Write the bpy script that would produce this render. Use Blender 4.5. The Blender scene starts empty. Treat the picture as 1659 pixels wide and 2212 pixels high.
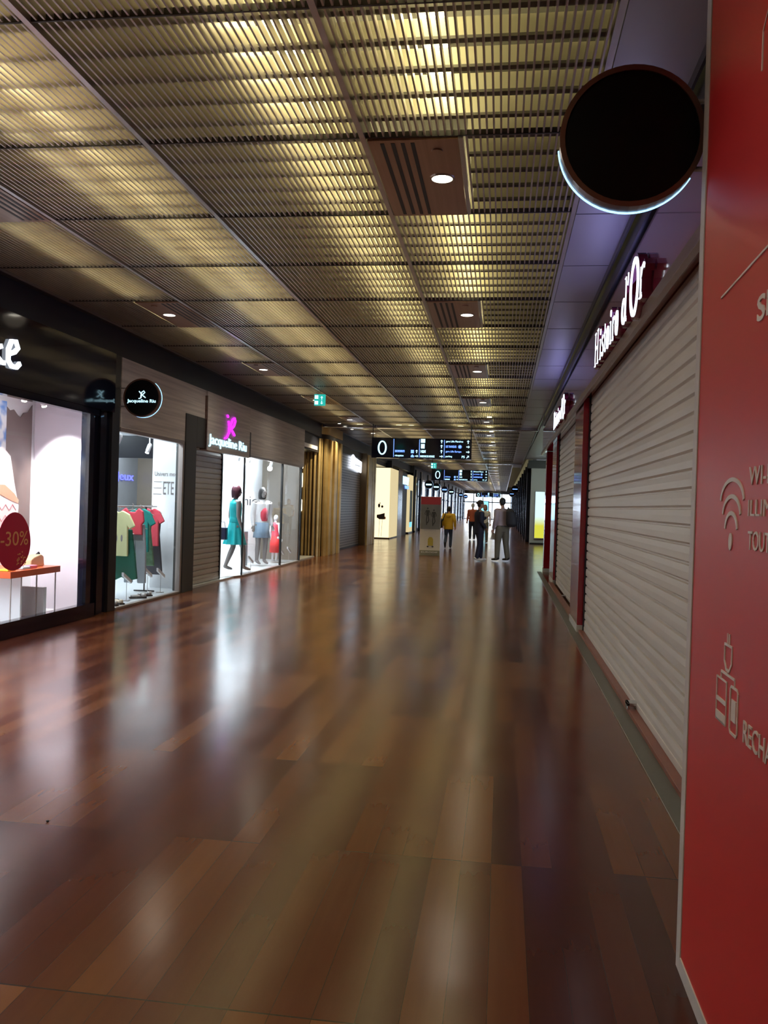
import bpy, math, random
from mathutils import Vector, Matrix
random.seed(4)
PI = math.pi
SC = bpy.context.scene
COL = SC.collection

# ------------------------------------------------------------------ camera
F_PX = 1853.0
cam_d = bpy.data.cameras.new('camera'); cam = bpy.data.objects.new('camera', cam_d); COL.objects.link(cam)
cam_d.sensor_fit = 'VERTICAL'; cam_d.sensor_height = 36.0; cam_d.lens = 36.0 * F_PX / 2212.0
cam_d.clip_start = 0.05; cam_d.clip_end = 400
YAW, PITCH, ROLL = math.radians(7.84), math.radians(-0.484), math.radians(1.75)
fw = Vector((-math.sin(YAW) * math.cos(PITCH), math.cos(YAW) * math.cos(PITCH), math.sin(PITCH)))
r0 = Vector((math.cos(YAW), math.sin(YAW), 0)); u0 = r0.cross(fw)
rt = r0 * math.cos(ROLL) + u0 * math.sin(ROLL); up = u0 * math.cos(ROLL) - r0 * math.sin(ROLL)
cam.matrix_world = Matrix(((rt.x, up.x, -fw.x, 0), (rt.y, up.y, -fw.y, 0), (rt.z, up.z, -fw.z, 1.5), (0, 0, 0, 1)))
SC.camera = cam
# ------------------------------------------------------------------ view, world, key light levels
SC.view_settings.view_transform = 'Standard'; SC.view_settings.look = 'None'
SC.view_settings.gamma = 1; SC.view_settings.use_curve_mapping = False
SC.view_settings.exposure = 0.0
W = bpy.data.worlds.new('sky'); SC.world = W; W.use_nodes = True
bg = W.node_tree.nodes['Background']; bg.inputs[0].default_value = (0.72, 0.84, 1.0, 1); bg.inputs[1].default_value = 6.0
TUBE = 14.0        # emission of the warm tubes above the ceiling grille
DOWN = 42.0        # watts of each recessed downlight
SHOP1 = 60.0       # watts of each ceiling spot in the near shop window
SHOP2 = 110.0
SIGN = 6.0         # emission of lit lettering

# ------------------------------------------------------------------ helpers
class MB:
    def __init__(s): s.v = []; s.f = []
    def add(s, vs, fs):
        o = len(s.v); s.v += [tuple(p) for p in vs]; s.f += [tuple(i + o for i in f) for f in fs]; return s
    def box(s, x0, x1, y0, y1, z0, z1):
        return s.add([(x0,y0,z0),(x1,y0,z0),(x1,y1,z0),(x0,y1,z0),(x0,y0,z1),(x1,y0,z1),(x1,y1,z1),(x0,y1,z1)],
                     [(0,3,2,1),(4,5,6,7),(0,1,5,4),(1,2,6,5),(2,3,7,6),(3,0,4,7)])
    def poly(s, pts, fr, d0=0, d1=.01):
        n = len(pts)
        return s.add([fr(u, v, d0) for u, v in pts] + [fr(u, v, d1) for u, v in pts],
                     [tuple(range(n))[::-1], tuple(range(n, 2*n))] + [(i, (i+1) % n, n+(i+1) % n, n+i) for i in range(n)])
    def rect(s, u0, u1, v0, v1, fr, d0=0, d1=.01): return s.poly([(u0,v0),(u1,v0),(u1,v1),(u0,v1)], fr, d0, d1)
    def ell(s, cu, cv, ru, rv, fr, d0=0, d1=.01, n=32):
        return s.poly([(cu+ru*math.cos(2*PI*i/n), cv+rv*math.sin(2*PI*i/n)) for i in range(n)], fr, d0, d1)
    def ring(s, cu, cv, ru, rv, t, fr, d0=0, d1=.01, n=40, a0=0, a1=2*PI, tv=None):
        tv = t if tv is None else tv; full = abs(a1-a0-2*PI) < 1e-6; m = n if full else n+1
        vs = []
        for i in range(m):
            a = a0+(a1-a0)*i/n; c, q = math.cos(a), math.sin(a)
            vs += [fr(cu+ru*c, cv+rv*q, d0), fr(cu+(ru-t)*c, cv+(rv-tv)*q, d0), fr(cu+(ru-t)*c, cv+(rv-tv)*q, d1), fr(cu+ru*c, cv+rv*q, d1)]
        fs = []
        for i in range(n):
            a, b = 4*i, 4*((i+1) % m)
            for k in range(4): fs.append((a+k, a+(k+1) % 4, b+(k+1) % 4, b+k))
        if not full: fs += [(0,1,2,3), (4*n,4*n+3,4*n+2,4*n+1)]
        return s.add(vs, fs)
    def line(s, pts, w, fr, d0=0, d1=.01, closed=False):
        # ribbon of width w (number or list) following 2-D points
        n = len(pts); ws = w if isinstance(w, (list, tuple)) else [w]*n; L = []
        for i, (u, v) in enumerate(pts):
            a = pts[i-1] if (i or closed) else pts[0]; b = pts[(i+1) % n] if (i < n-1 or closed) else pts[-1]
            dx, dy = b[0]-a[0], b[1]-a[1]; q = math.hypot(dx, dy) or 1; nx, ny = -dy/q*ws[i]/2, dx/q*ws[i]/2
            L.append(((u+nx, v+ny), (u-nx, v-ny)))
        vs = []
        for p, q in L: vs += [fr(*p, d0), fr(*q, d0), fr(*q, d1), fr(*p, d1)]
        fs = []
        for i in range(n if closed else n-1):
            a, b = 4*i, 4*((i+1) % n)
            for k in range(4): fs.append((a+k, a+(k+1) % 4, b+(k+1) % 4, b+k))
        if not closed: fs += [(0,1,2,3), (4*n-4,4*n-1,4*n-2,4*n-3)]
        return s.add(vs, fs)
    def tube(s, pts, rs, n=12, sq=1.0, cap=True):
        # round tube with domed ends; sq squashes it along local second axis
        pts = [Vector(p) for p in pts]; rs = rs if isinstance(rs, (list, tuple)) else [rs]*len(pts)
        P, Rr = list(pts), list(rs)
        if cap:
            d0 = (pts[0]-pts[1]).normalized(); d1 = (pts[-1]-pts[-2]).normalized()
            P = [pts[0]+d0*rs[0]*k for k in (.98,.75)]+P+[pts[-1]+d1*rs[-1]*k for k in (.75,.98)]
            Rr = [rs[0]*.2, rs[0]*.66]+Rr+[rs[-1]*.66, rs[-1]*.2]
        vs = []; ref = None
        for i, p in enumerate(P):
            a = P[max(i-1,0)]; b = P[min(i+1,len(P)-1)]; t = (b-a).normalized()
            if ref is None: ref = t.orthogonal().normalized() if abs(t.x) > .9 else (Vector((1,0,0))-t*t.x).normalized()
            else: ref = (ref-t*ref.dot(t)).normalized()
            bi = t.cross(ref)
            for k in range(n):
                an = 2*PI*k/n; vs.append(p+ref*math.cos(an)*Rr[i]+bi*math.sin(an)*Rr[i]*sq)
        fs = [(i*n+k, i*n+(k+1) % n, (i+1)*n+(k+1) % n, (i+1)*n+k) for i in range(len(P)-1) for k in range(n)]
        fs += [tuple(range(n))[::-1], tuple(range((len(P)-1)*n, len(P)*n))]
        return s.add(vs, fs)
    def loft(s, rings, n=20):
        # stack of horizontal ellipses: (x, y, z, rx, ry)
        vs = [(x+rx*math.cos(2*PI*k/n), y+ry*math.sin(2*PI*k/n), z) for x, y, z, rx, ry in rings for k in range(n)]
        m = len(rings)
        fs = [(i*n+k, i*n+(k+1) % n, (i+1)*n+(k+1) % n, (i+1)*n+k) for i in range(m-1) for k in range(n)]
        return s.add(vs, fs+[tuple(range(n))[::-1], tuple(range((m-1)*n, m*n))])
    def ball(s, c, rx, ry, rz, n=16):
        m = n//2
        return s.loft([(c[0], c[1], c[2]-rz*math.cos(PI*(i+.15)/(m+.3)), rx*math.sin(PI*(i+.15)/(m+.3)), ry*math.sin(PI*(i+.15)/(m+.3))) for i in range(m+1)], n)
    def text(s, body, u0, u1, v0, v1, fr, d0=0, d1=.01, bold=0.0, font_fit=True):
        me = glyphs(body, bold); xs = [p[0] for p in me[0]]; ys = [p[1] for p in me[0]]
        xa, xb, ya, yb = min(xs), max(xs), min(ys), max(ys)
        zt = max(p[2] for p in me[0])
        vs = [fr(u0+(p[0]-xa)/(xb-xa)*(u1-u0), v0+(p[1]-ya)/(yb-ya)*(v1-v0), d1 if p[2] > 0 else d0) for p in me[0]]
        return s.add(vs, me[1])
    def build(s, name, mat, parent=None, smooth=False, bevel=0, remesh=0, mods=None):
        me = bpy.data.meshes.new(name); off = Vector(parent.get('_w', (0,0,0))) if parent else Vector((0,0,0))
        me.from_pydata([tuple(Vector(p)-off) for p in s.v], [], s.f); me.validate(); me.update()
        me.materials.append(mat)
        if smooth:
            for p in me.polygons: p.use_smooth = True
        o = bpy.data.objects.new(name, me); COL.objects.link(o)
        if parent:
            o.parent = parent
            o['_w'] = tuple(parent.get('_w', (0,0,0)))
        if remesh:
            m = o.modifiers.new('remesh', 'REMESH'); m.mode = 'VOXEL'; m.voxel_size = remesh; m.use_smooth_shade = True
            m = o.modifiers.new('smooth', 'SMOOTH'); m.factor = .5; m.iterations = 3
        if bevel:
            m = o.modifiers.new('bevel', 'BEVEL'); m.width = bevel; m.segments = 2; m.limit_method = 'ANGLE'
        return o
_G = {}
def glyphs(body, bold=0.0):
    key = (body, bold)
    if key in _G: return _G[key]
    c = bpy.data.curves.new('g', 'FONT'); c.body = body; c.extrude = .05; c.offset = bold; c.resolution_u = 3
    o = bpy.data.objects.new('g', c); COL.objects.link(o)
    dg = bpy.context.evaluated_depsgraph_get(); me = bpy.data.meshes.new_from_object(o.evaluated_get(dg))
    r = ([tuple(v.co) for v in me.vertices], [tuple(p.vertices) for p in me.polygons])
    bpy.data.objects.remove(o); bpy.data.curves.remove(c); bpy.data.meshes.remove(me)
    _G[key] = r; return r
def frL(X):   # facing +X (left wall): u = Y, v = Z
    return lambda u, v, d: (X+d, u, v)
def frR(X):   # facing -X (right wall): u = -Y, v = Z
    return lambda u, v, d: (X-d, -u, v)
def frC(Y):   # facing the camera: u = X, v = Z
    return lambda u, v, d: (u, Y-d, v)
def thing(name, label, cat, loc=(0,0,0), group=None, rz=0):
    o = bpy.data.objects.new(name, None); COL.objects.link(o); o.location = loc; o.empty_display_size = .1
    o.rotation_euler.z = rz
    o['label'] = label; o['category'] = cat; o['_w'] = (0,0,0) if rz else tuple(loc)
    if group: o['group'] = group
    return o
def local(o): o['_w'] = (0,0,0); return o       # parts given in the thing's own coordinates
def tag(o, label, cat, group=None):
    o['label'] = label; o['category'] = cat
    if group: o['group'] = group
    return o
def struct(o): o['kind'] = 'structure'; return o
def dup(root, loc, label=None, rz=None, group=None):
    r = root.copy(); COL.objects.link(r); r.location = loc
    if rz is not None: r.rotation_euler.z = rz
    if label: r['label'] = label
    if group: r['group'] = group
    for ch in list(root.children):
        c = ch.copy(); COL.objects.link(c); c.parent = r
        for g in ch.children:
            d = g.copy(); COL.objects.link(d); d.parent = c
    return r
def lamp(kind, loc, energy, color, parent=None, size=.2, sizey=None, aim=(0,0,-1), spot=None, blend=.5):
    l = bpy.data.lights.new('lamp_light', kind); l.energy = energy; l.color = color
    if kind == 'AREA':
        l.size = size
        if sizey: l.shape = 'RECTANGLE'; l.size_y = sizey
    else: l.shadow_soft_size = size
    if kind == 'SPOT': l.spot_size = spot or 1.6; l.spot_blend = blend
    o = bpy.data.objects.new('lamp_light', l); COL.objects.link(o)
    off = Vector(parent.get('_w', (0,0,0))) if parent else Vector((0,0,0))
    o.location = Vector(loc)-off; o.rotation_euler = Vector(aim).to_track_quat('-Z', 'Y').to_euler()
    if parent: o.parent = parent
    return o
# ------------------------------------------------------------------ materials
def mat(name, col, rough=.5, metal=0, emit=0, ecol=None, coat=0, spec=None, bump=0, bscale=40, vary=0, alpha=None, trans=0):
    m = bpy.data.materials.new(name); m.use_nodes = True; nt = m.node_tree; b = nt.nodes['Principled BSDF']
    b.inputs['Base Color'].default_value = (*col, 1); b.inputs['Roughness'].default_value = rough; b.inputs['Metallic'].default_value = metal
    if coat: b.inputs['Coat Weight'].default_value = coat; b.inputs['Coat Roughness'].default_value = .06
    if spec is not None: b.inputs['Specular IOR Level'].default_value = spec
    if emit: b.inputs['Emission Color'].default_value = (*(ecol or col), 1); b.inputs['Emission Strength'].default_value = emit
    if trans: b.inputs['Transmission Weight'].default_value = trans
    tc = nt.nodes.new('ShaderNodeTexCoord')
    if vary or bump:
        n = nt.nodes.new('ShaderNodeTexNoise'); n.inputs['Scale'].default_value = bscale; n.inputs['Detail'].default_value = 4
        nt.links.new(tc.outputs['Object'], n.inputs['Vector'])
    if vary:
        mx = nt.nodes.new('ShaderNodeMix'); mx.data_type = 'RGBA'
        mx.inputs['A'].default_value = (*[c*(1-vary) for c in col], 1); mx.inputs['B'].default_value = (*[min(1, c*(1+vary)) for c in col], 1)
        nt.links.new(n.outputs['Fac'], mx.inputs['Factor']); nt.links.new(mx.outputs['Result'], b.inputs['Base Color'])
    if bump:
        bp = nt.nodes.new('ShaderNodeBump'); bp.inputs['Strength'].default_value = bump; bp.inputs['Distance'].default_value = .01
        nt.links.new(n.outputs['Fac'], bp.inputs['Height']); nt.links.new(bp.outputs['Normal'], b.inputs['Normal'])
    return m
def glass(name, tint=(1,1,1), refl=1.0):
    # thin architectural pane: clear straight through, mirror-like by Fresnel
    m = bpy.data.materials.new(name); m.use_nodes = True; nt = m.node_tree; nt.nodes.remove(nt.nodes['Principled BSDF'])
    t = nt.nodes.new('ShaderNodeBsdfTransparent'); t.inputs[0].default_value = (*tint, 1)
    g = nt.nodes.new('ShaderNodeBsdfGlossy'); g.inputs['Roughness'].default_value = .01
    lw = nt.nodes.new('ShaderNodeLayerWeight'); lw.inputs['Blend'].default_value = .5
    pw = nt.nodes.new('ShaderNodeMath'); pw.operation = 'POWER'; pw.inputs[1].default_value = 5
    mu = nt.nodes.new('ShaderNodeMath'); mu.operation = 'MULTIPLY_ADD'; mu.inputs[1].default_value = .75*refl; mu.inputs[2].default_value = .03*refl; mu.use_clamp = True
    mx = nt.nodes.new('ShaderNodeMixShader'); nt.links.new(lw.outputs['Facing'], pw.inputs[0]); nt.links.new(pw.outputs[0], mu.inputs[0]); nt.links.new(mu.outputs[0], mx.inputs[0])
    nt.links.new(t.outputs[0], mx.inputs[1]); nt.links.new(g.outputs[0], mx.inputs[2])
    nt.links.new(mx.outputs[0], nt.nodes['Material Output'].inputs['Surface']); return m
def emis(name, col, s): return mat(name, (0,0,0), .6, emit=s, ecol=col)

def wood_floor():
    m = bpy.data.materials.new('parquet'); m.use_nodes = True; nt = m.node_tree; N = nt.nodes; L = nt.links; b = N['Principled BSDF']
    tc = N.new('ShaderNodeTexCoord'); sp = N.new('ShaderNodeSeparateXYZ'); L.new(tc.outputs['Object'], sp.inputs[0])
    def M(op, a, c=None):
        q = N.new('ShaderNodeMath'); q.operation = op
        for i, x in enumerate((a, c)):
            if x is None: continue
            if isinstance(x, (int, float)): q.inputs[i].default_value = x
            else: L.new(x, q.inputs[i])
        return q.outputs[0]
    x = M('DIVIDE', sp.outputs[0], .126); y = M('DIVIDE', M('ADD', sp.outputs[1], 1.2), 1.21)
    xi, yi = M('FLOOR', x), M('FLOOR', y); xf, yf = M('FRACT', x), M('FRACT', y)
    x2 = M('FLOOR', M('DIVIDE', x, 2.0))
    def wn(a, c, k):
        cb = N.new('ShaderNodeCombineXYZ'); L.new(a, cb.inputs[0]); L.new(c, cb.inputs[1]); cb.inputs[2].default_value = k
        w = N.new('ShaderNodeTexWhiteNoise'); L.new(cb.outputs[0], w.inputs['Vector']); return w.outputs['Value']
    r = M('ADD', M('MULTIPLY', wn(xi, yi, 1), .6), M('MULTIPLY', wn(x2, yi, 7), .4))
    # grain, stretched along the plank
    cg = N.new('ShaderNodeCombineXYZ'); L.new(M('MULTIPLY', sp.outputs[0], 38), cg.inputs[0]); L.new(M('MULTIPLY', sp.outputs[1], 2.2), cg.inputs[1]); L.new(M('MULTIPLY', r, 31), cg.inputs[2])
    ng = N.new('ShaderNodeTexNoise'); ng.inputs['Scale'].default_value = 1; ng.inputs['Detail'].default_value = 3; ng.inputs['Distortion'].default_value = .2; L.new(cg.outputs[0], ng.inputs['Vector'])
    rr = M('ADD', M('MULTIPLY', r, .95), M('MULTIPLY', ng.outputs['Fac'], .12))
    cr = N.new('ShaderNodeValToRGB'); e = cr.color_ramp.elements
    e[0].position = .12; e[0].color = (.060,.018,.013,1); e[1].position = 1.0; e[1].color = (.20,.078,.029,1)
    k = e.new(.45); k.color = (.098,.029,.016,1); k = e.new(.72); k.color = (.145,.050,.021,1)
    L.new(rr, cr.inputs[0])
    # joints
    jx = M('LESS_THAN', xf, .016); jy = M('LESS_THAN', yf, .006); j = M('MAXIMUM', jx, jy)
    mx = N.new('ShaderNodeMix'); mx.data_type = 'RGBA'; mx.inputs['B'].default_value = (.03,.012,.008,1)
    L.new(M('MULTIPLY', j, .85), mx.inputs['Factor']); L.new(cr.outputs[0], mx.inputs['A']); L.new(mx.outputs['Result'], b.inputs['Base Color'])
    nr = N.new('ShaderNodeTexNoise'); nr.inputs['Scale'].default_value = 1.6; nr.inputs['Detail'].default_value = 6; L.new(tc.outputs['Object'], nr.inputs['Vector'])
    ro = N.new('ShaderNodeMapRange'); ro.inputs['To Min'].default_value = .13; ro.inputs['To Max'].default_value = .25
    L.new(M('ADD', M('MULTIPLY', nr.outputs['Fac'], .8), M('MULTIPLY', r, .2)), ro.inputs['Value']); L.new(ro.outputs[0], b.inputs['Roughness'])
    nb = N.new('ShaderNodeTexNoise'); nb.inputs['Scale'].default_value = 3.5; nb.inputs['Detail'].default_value = 2; L.new(tc.outputs['Object'], nb.inputs['Vector'])
    h = M('ADD', M('ADD', M('MULTIPLY', nb.outputs['Fac'], .5), M('MULTIPLY', wn(xi, yi, 1), .02)), M('MULTIPLY', j, -.05))
    bp = N.new('ShaderNodeBump'); bp.inputs['Strength'].default_value = .2; bp.inputs['Distance'].default_value = .008
    L.new(h, bp.inputs['Height']); L.new(bp.outputs[0], b.inputs['Normal'])
    b.inputs['Specular IOR Level'].default_value = .36
    return m
def striped(name, a, b2, scale, axis='Z', rough=.4, metal=0):
    # fine horizontal streaks, stretched noise across one axis
    m = bpy.data.materials.new(name); m.use_nodes = True; nt = m.node_tree; N = nt.nodes; L = nt.links; b = N['Principled BSDF']
    tc = N.new('ShaderNodeTexCoord'); mp = N.new('ShaderNodeMapping'); mp.inputs['Scale'].default_value = {'Z': (.6,.6,scale), 'Y': (scale,.5,.5), 'X': (.5,scale,scale)}[axis]
    n = N.new('ShaderNodeTexNoise'); n.inputs['Scale'].default_value = 1; n.inputs['Detail'].default_value = 5
    L.new(tc.outputs['Object'], mp.inputs[0]); L.new(mp.outputs[0], n.inputs['Vector'])
    mx = N.new('ShaderNodeMix'); mx.data_type = 'RGBA'; mx.inputs['A'].default_value = (*a,1); mx.inputs['B'].default_value = (*b2,1)
    r = N.new('ShaderNodeMapRange'); r.inputs['From Min'].default_value = .35; r.inputs['From Max'].default_value = .65
    L.new(n.outputs['Fac'], r.inputs['Value']); L.new(r.outputs[0], mx.inputs['Factor']); L.new(mx.outputs['Result'], b.inputs['Base Color'])
    b.inputs['Roughness'].default_value = rough; b.inputs['Metallic'].default_value = metal; return m

M_floor = wood_floor()
M_blade = mat('grille_metal', (.50,.45,.42), .35, .6, vary=.1, bscale=6)
M_ribshade = mat('rib_shade_paint', (.16,.145,.12), .5, vary=.1)
M_rib = mat('grille_rib', (.66,.62,.46), .55, .1, vary=.12, bscale=3)
M_tee = mat('ceiling_rail', (.50,.47,.46), .3, .7, vary=.1)
M_plen = mat('plenum', (.14,.13,.11), .8, vary=.1, bscale=2)
M_seam = mat('ceiling_seam', (.05,.045,.04), .6, vary=.1)
M_brown = striped('bronze_panel', (.30,.17,.10), (.36,.21,.13), 30, 'Y', .28, .35)
M_slot = mat('black_slot', (.01,.01,.01), .5, vary=.1)
M_lampw = emis('lamp_white', (1.0,.93,.78), 5)
M_tube = emis('tube_warm', (.98,.86,.45), TUBE)
M_soffit = mat('soffit_metal', (.42,.42,.46), .40, .45, bump=.03, bscale=2, vary=.05)
M_dark = mat('dark_paint', (.018,.019,.026), .3, vary=.2, bscale=5)
M_black = mat('black_gloss', (.006,.008,.020), .10, coat=.35, vary=.1)
M_bulk = mat('bulkhead_paint', (.018,.022,.040), .35, vary=.15, bscale=3)
M_wall = mat('grey_wall', (.20,.20,.21), .7, vary=.1, bscale=3)
M_rearw = mat('rear_wall', (.10,.09,.09), .8, vary=.1)
M_white = mat('white_paint', (.82,.83,.85), .55, vary=.03, bscale=3)
M_shopf = mat('shop_floor_white', (.62,.64,.65), .25, vary=.05, bscale=4)
M_shut = mat('shutter_aluminium', (.66,.61,.54), .42, .25, vary=.04, bscale=2, bump=.02)
M_shut2 = mat('shutter_grey_metal', (.55,.51,.47), .3, .35, vary=.08, bscale=3)
M_red = mat('crimson_gloss', (.30,.006,.018), .12, coat=.5, vary=.05)
M_redp = mat('hoarding_red', (.62,.022,.024), .38, vary=.06, bscale=1.5)
M_edge = mat('hoarding_edge', (.62,.58,.56), .5, vary=.04)
M_print = mat('white_print', (.80,.74,.70), .5, vary=.03)
M_fasc = mat('fascia_red_gloss', (.22,.02,.045), .1, coat=.8, vary=.08)
M_trimb = striped('bronze_trim', (.20,.13,.11), (.27,.18,.15), 20, 'Z', .3, .6)
M_base = mat('skirting_grey', (.50,.48,.44), .5, vary=.05)
M_strip = mat('grey_gutter', (.13,.13,.115), .4, .2, vary=.1)
M_thr = mat('threshold_wood', (.22,.06,.035), .35, vary=.2, bscale=12)
M_chrome = mat('bright_metal', (.6,.6,.6), .15, 1, vary=.03)
M_letter = emis('sign_white', (.80,.88,1.0), SIGN*.4)
M_lcyan = emis('sign_cyan_white', (.50,.85,1.0), 1.9)
M_lblue = emis('sign_blue', (.16,.32,1.0), 2.4)
M_pink = emis('sign_magenta', (.75,.02,.85), 2.6)
M_rimlit = emis('rim_light', (.30,.62,1.0), 2.6)
M_discrim = mat('disc_rim', (.16,.08,.06), .3, .5, vary=.1)
M_gold = striped('gold_fin', (.66,.47,.19), (.80,.60,.27), 3, 'Z', .34, .5)
M_goldd = mat('bronze_dark', (.16,.11,.06), .3, .7, vary=.15)
M_beige = striped('beige_panel', (.52,.49,.48), (.74,.70,.66), 26, 'Z', .5, .15)
M_frame = mat('window_frame_pale', (.42,.36,.33), .35, .5, vary=.05)
M_glass = glass('shop_glass')
M_skin = mat('skin', (.42,.23,.16), .5, vary=.06, bscale=12)
M_mann = mat('mannequin_grey', (.22,.19,.18), .4, vary=.05)

# ------------------------------------------------------------------ structure
HC = 3.70; YB, YE = -3.2, 112.0; XL, XR = -5.05, 0.96
struct(MB().box(-13, 5, YB, 140, -.2, 0).build('floor', M_floor))
ceil = bpy.data.objects.new('ceiling', None); COL.objects.link(ceil); struct(ceil)
MB().box(-13, 5, YB, 47, 4.25, 4.4).box(-5.3, 5, 47, YE, 4.25, 4.4).build('upper_slab', M_plen, ceil)
DIV = [-4.95, -3.62, -2.26, -0.90, 0.45]; MOD = 1.355; Y0 = 5.10 - 6*MOD
mods = [Y0 + i*MOD for i in range(90) if Y0 + i*MOD < YE]
def is_panel(i): return (i - 6) % 3 == 0
# blades along the corridor, ribs across it
for k in range(4):
    op = {3: (-.885, -.29), 0: (-4.17, -3.63)}.get(k)     # openings taken by the light panels
    b = MB(); x = DIV[k] + .045
    while x < DIV[k+1] - .03:
        if op and op[0] < x < op[1]:
            ya = YB
            for i, y in enumerate(mods):
                if is_panel(i):
                    if y > ya: b.box(x-.005, x+.005, ya, y, HC, HC+.045)
                    ya = y+MOD
            b.box(x-.005, x+.005, ya, YE, HC, HC+.045)
        else: b.box(x-.005, x+.005, YB, YE, HC, HC+.045)
        x += .041
    b.build('grille_blades', M_blade, ceil)
    b = MB()
    for i, y in enumerate(mods):
        if y > 75: break
        for q in range(5):
            yy = y+(q+.5)*MOD/5
            a, c = DIV[k]+.02, DIV[k+1]-.02
            if op and is_panel(i):
                if op[0]-.03 > a: b.box(a, op[0]-.01, yy-.01, yy+.01, HC+.047, HC+.155)
                a = op[1]+.01
                if a > c: continue
            b.box(a, c, yy-.01, yy+.01, HC+.047, HC+.155)
    b.build('grille_ribs', M_rib, ceil)
    b = MB()
    for i, y in enumerate(mods):
        if y > 60: break
        for q in range(5):
            yy = y+(q+.5)*MOD/5; a, c = DIV[k]+.02, DIV[k+1]-.02
            if op and is_panel(i):
                if op[0]-.03 > a: b.box(a, op[0]-.01, yy-.022, yy+.022, HC+.045, HC+.060)
                a = op[1]+.01
                if a > c: continue
            b.box(a, c, yy-.022, yy+.022, HC+.045, HC+.060)
    b.build('rib_shade_lips', M_ribshade, ceil)  # dark lips added below the ribs, painting their unlit undersides as bands
b = MB()
for y in mods: b.box(DIV[0], DIV[4], y-.006, y+.006, HC-.004, HC+.03)
b.build('panel_seams', M_seam, ceil)
b = MB()
for x in DIV: b.box(x-.016, x+.016, YB, YE, HC-.012, HC+.16)
b.build('main_rails', M_tee, ceil)
for x in (-1.20, -0.42, -2.90, -2.56, -4.0):
    b = MB()
    for i, y in enumerate(mods):
        if x == -0.42 and is_panel(i): continue
        if x == -4.0 and is_panel(i): continue
        b.box(x-.07, x+.07, y+.06, y+MOD-.06, 3.895, 3.91)
    b.build('tube_lamps', M_tube, ceil)
MB().box(.47, .865, YB, 46, 3.68, 3.70).build('soffit', M_soffit, ceil)
b = MB()
for y in mods: 
    if y < 46: b.box(.47, .865, y-.004, y+.004, 3.678, 3.69)
b.build('soffit_seams', M_seam, ceil)
for y in (23.4, 41.5): MB().box(-5.0, .9, y-.08, y+.08, 3.60, 3.70).build('cross_beam', M_chrome, ceil, bevel=.01)
struct(MB().box(-13, 5, YB-.2, YB, 0, 4.4).build('wall_back', M_rearw))
struct(MB().box(1.35, 1.5, YB, 21.4, 0, 4.4).build('wall_right', M_rearw))
# left wall: bulkhead along the ceiling
struct(MB().box(-5.25, -5.05, YB, 46.9, 3.34, 3.70).box(-5.6, -5.25, YB, 46.9, 3.34, 4.3).build('wall_left', M_bulk))
struct(MB().box(-5.12, -4.95, YB, 46.9, 3.69, 3.72).build('trim_1', M_dark))
# shop back walls
struct(MB().box(-13.1, -12.9, YB, 47, 0, 4.4).box(-13, -5.3, 46.9, 47.1, 0, 4.4).build('wall_shop_rear', M_wall))

# ---------- right hand: hoarding, shutters, pillars, fascia
struct(MB().box(.87, .975, 2.9, 21, 0, .004).build('trim_2', M_strip))
struct(MB().box(.866, .870, 2.9, 21, 0, .007).build('trim_3', M_chrome))
struct(MB().box(.975, 1.06, 2.9, 17.7, 0, .035).build('trim_4', M_thr, bevel=.004))
H = thing('information_hoarding', 'red printed hoarding board with pale edging, white icons and lettering, at the right edge', 'hoarding', (.62, 2.95, 0))
MB().box(.622, .80, -2.9, 2.95, 0, 3.66).build('board', M_redp, H)
MB().box(.618, .802, 2.895, 2.953, 0, 3.66).box(.618, .802, -2.9, 2.895, 0, .055).build('edging', M_edge, H, bevel=.002)
f = frR(.622)
def RP(n, fn, lbl=None):
    b = MB(); fn(b); o = b.build(n, M_print, H)
    if lbl: o['label'] = lbl
def wifi(b):
    for r in (.118, .085, .052): b.ring(-2.452, 1.455+r*.2, r, r*1.08, .014, f, 0, .003, 20, math.radians(30), math.radians(150))
    b.ell(-2.452, 1.422, .017, .021, f, 0, .003)
def wifi2(b):
    for w, z0, h in ((.118, 1.535, .063), (.09, 1.497, .055), (.062, 1.458, .048)):
        b.line([(-2.452+w*math.sin(t), z0+h*math.cos(t)*1.0) for t in [math.radians(a) for a in range(-84, 85, 12)]], .012, f, 0, .003)
    b.ell(-2.453, 1.428, .017, .024, f, 0, .003)
RP('wifi_symbol', wifi2, 'white wireless signal symbol')
RP('first_text_line', lambda b: b.text('WI-FI', -2.29, -2.085, 1.578, 1.624, f, 0, .003), 'thin white capitals WI-FI')
RP('second_text_line', lambda b: b.text('ILLIMITÉ', -2.29, -1.98, 1.500, 1.552, f, 0, .003), 'thin white capitals')
RP('third_text_line', lambda b: b.text('TOUTE', -2.283, -2.07, 1.414, 1.462, f, 0, .003), 'thin white capitals')
def charge(b):
    for u in (-2.445, -2.425): b.line([(u, 1.178), (u, 1.148)], .006, f, 0, .003)
    b.line([(-2.472, 1.146), (-2.398, 1.146), (-2.398, 1.10), (-2.42, 1.078), (-2.45, 1.078), (-2.472, 1.10)], .008, f, 0, .003, True)
    b.line([(-2.435, 1.078), (-2.435, 1.066), (-2.50, 1.066), (-2.50, 1.048)], .007, f, 0, .003)
    b.line([(-2.435, 1.066), (-2.362, 1.066), (-2.362, 1.046)], .007, f, 0, .003)
    b.line([(-2.545, 1.044), (-2.44, 1.044), (-2.44, .926), (-2.545, .926)], .007, f, 0, .003, True)
    b.rect(-2.545, -2.44, .926, .950, f, 0, .003); b.rect(-2.545, -2.44, .978, .990, f, 0, .003)
    b.line([(-2.400, 1.036), (-2.392, 1.044), (-2.335, 1.044), (-2.327, 1.036), (-2.327, .930), (-2.335, .922), (-2.392, .922), (-2.400, .930)], .007, f, 0, .003, True)
    b.rect(-2.385, -2.342, .955, 1.012, f, 0, .003)
RP('charging_symbol', charge, 'white plug and two phones symbol')
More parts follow.
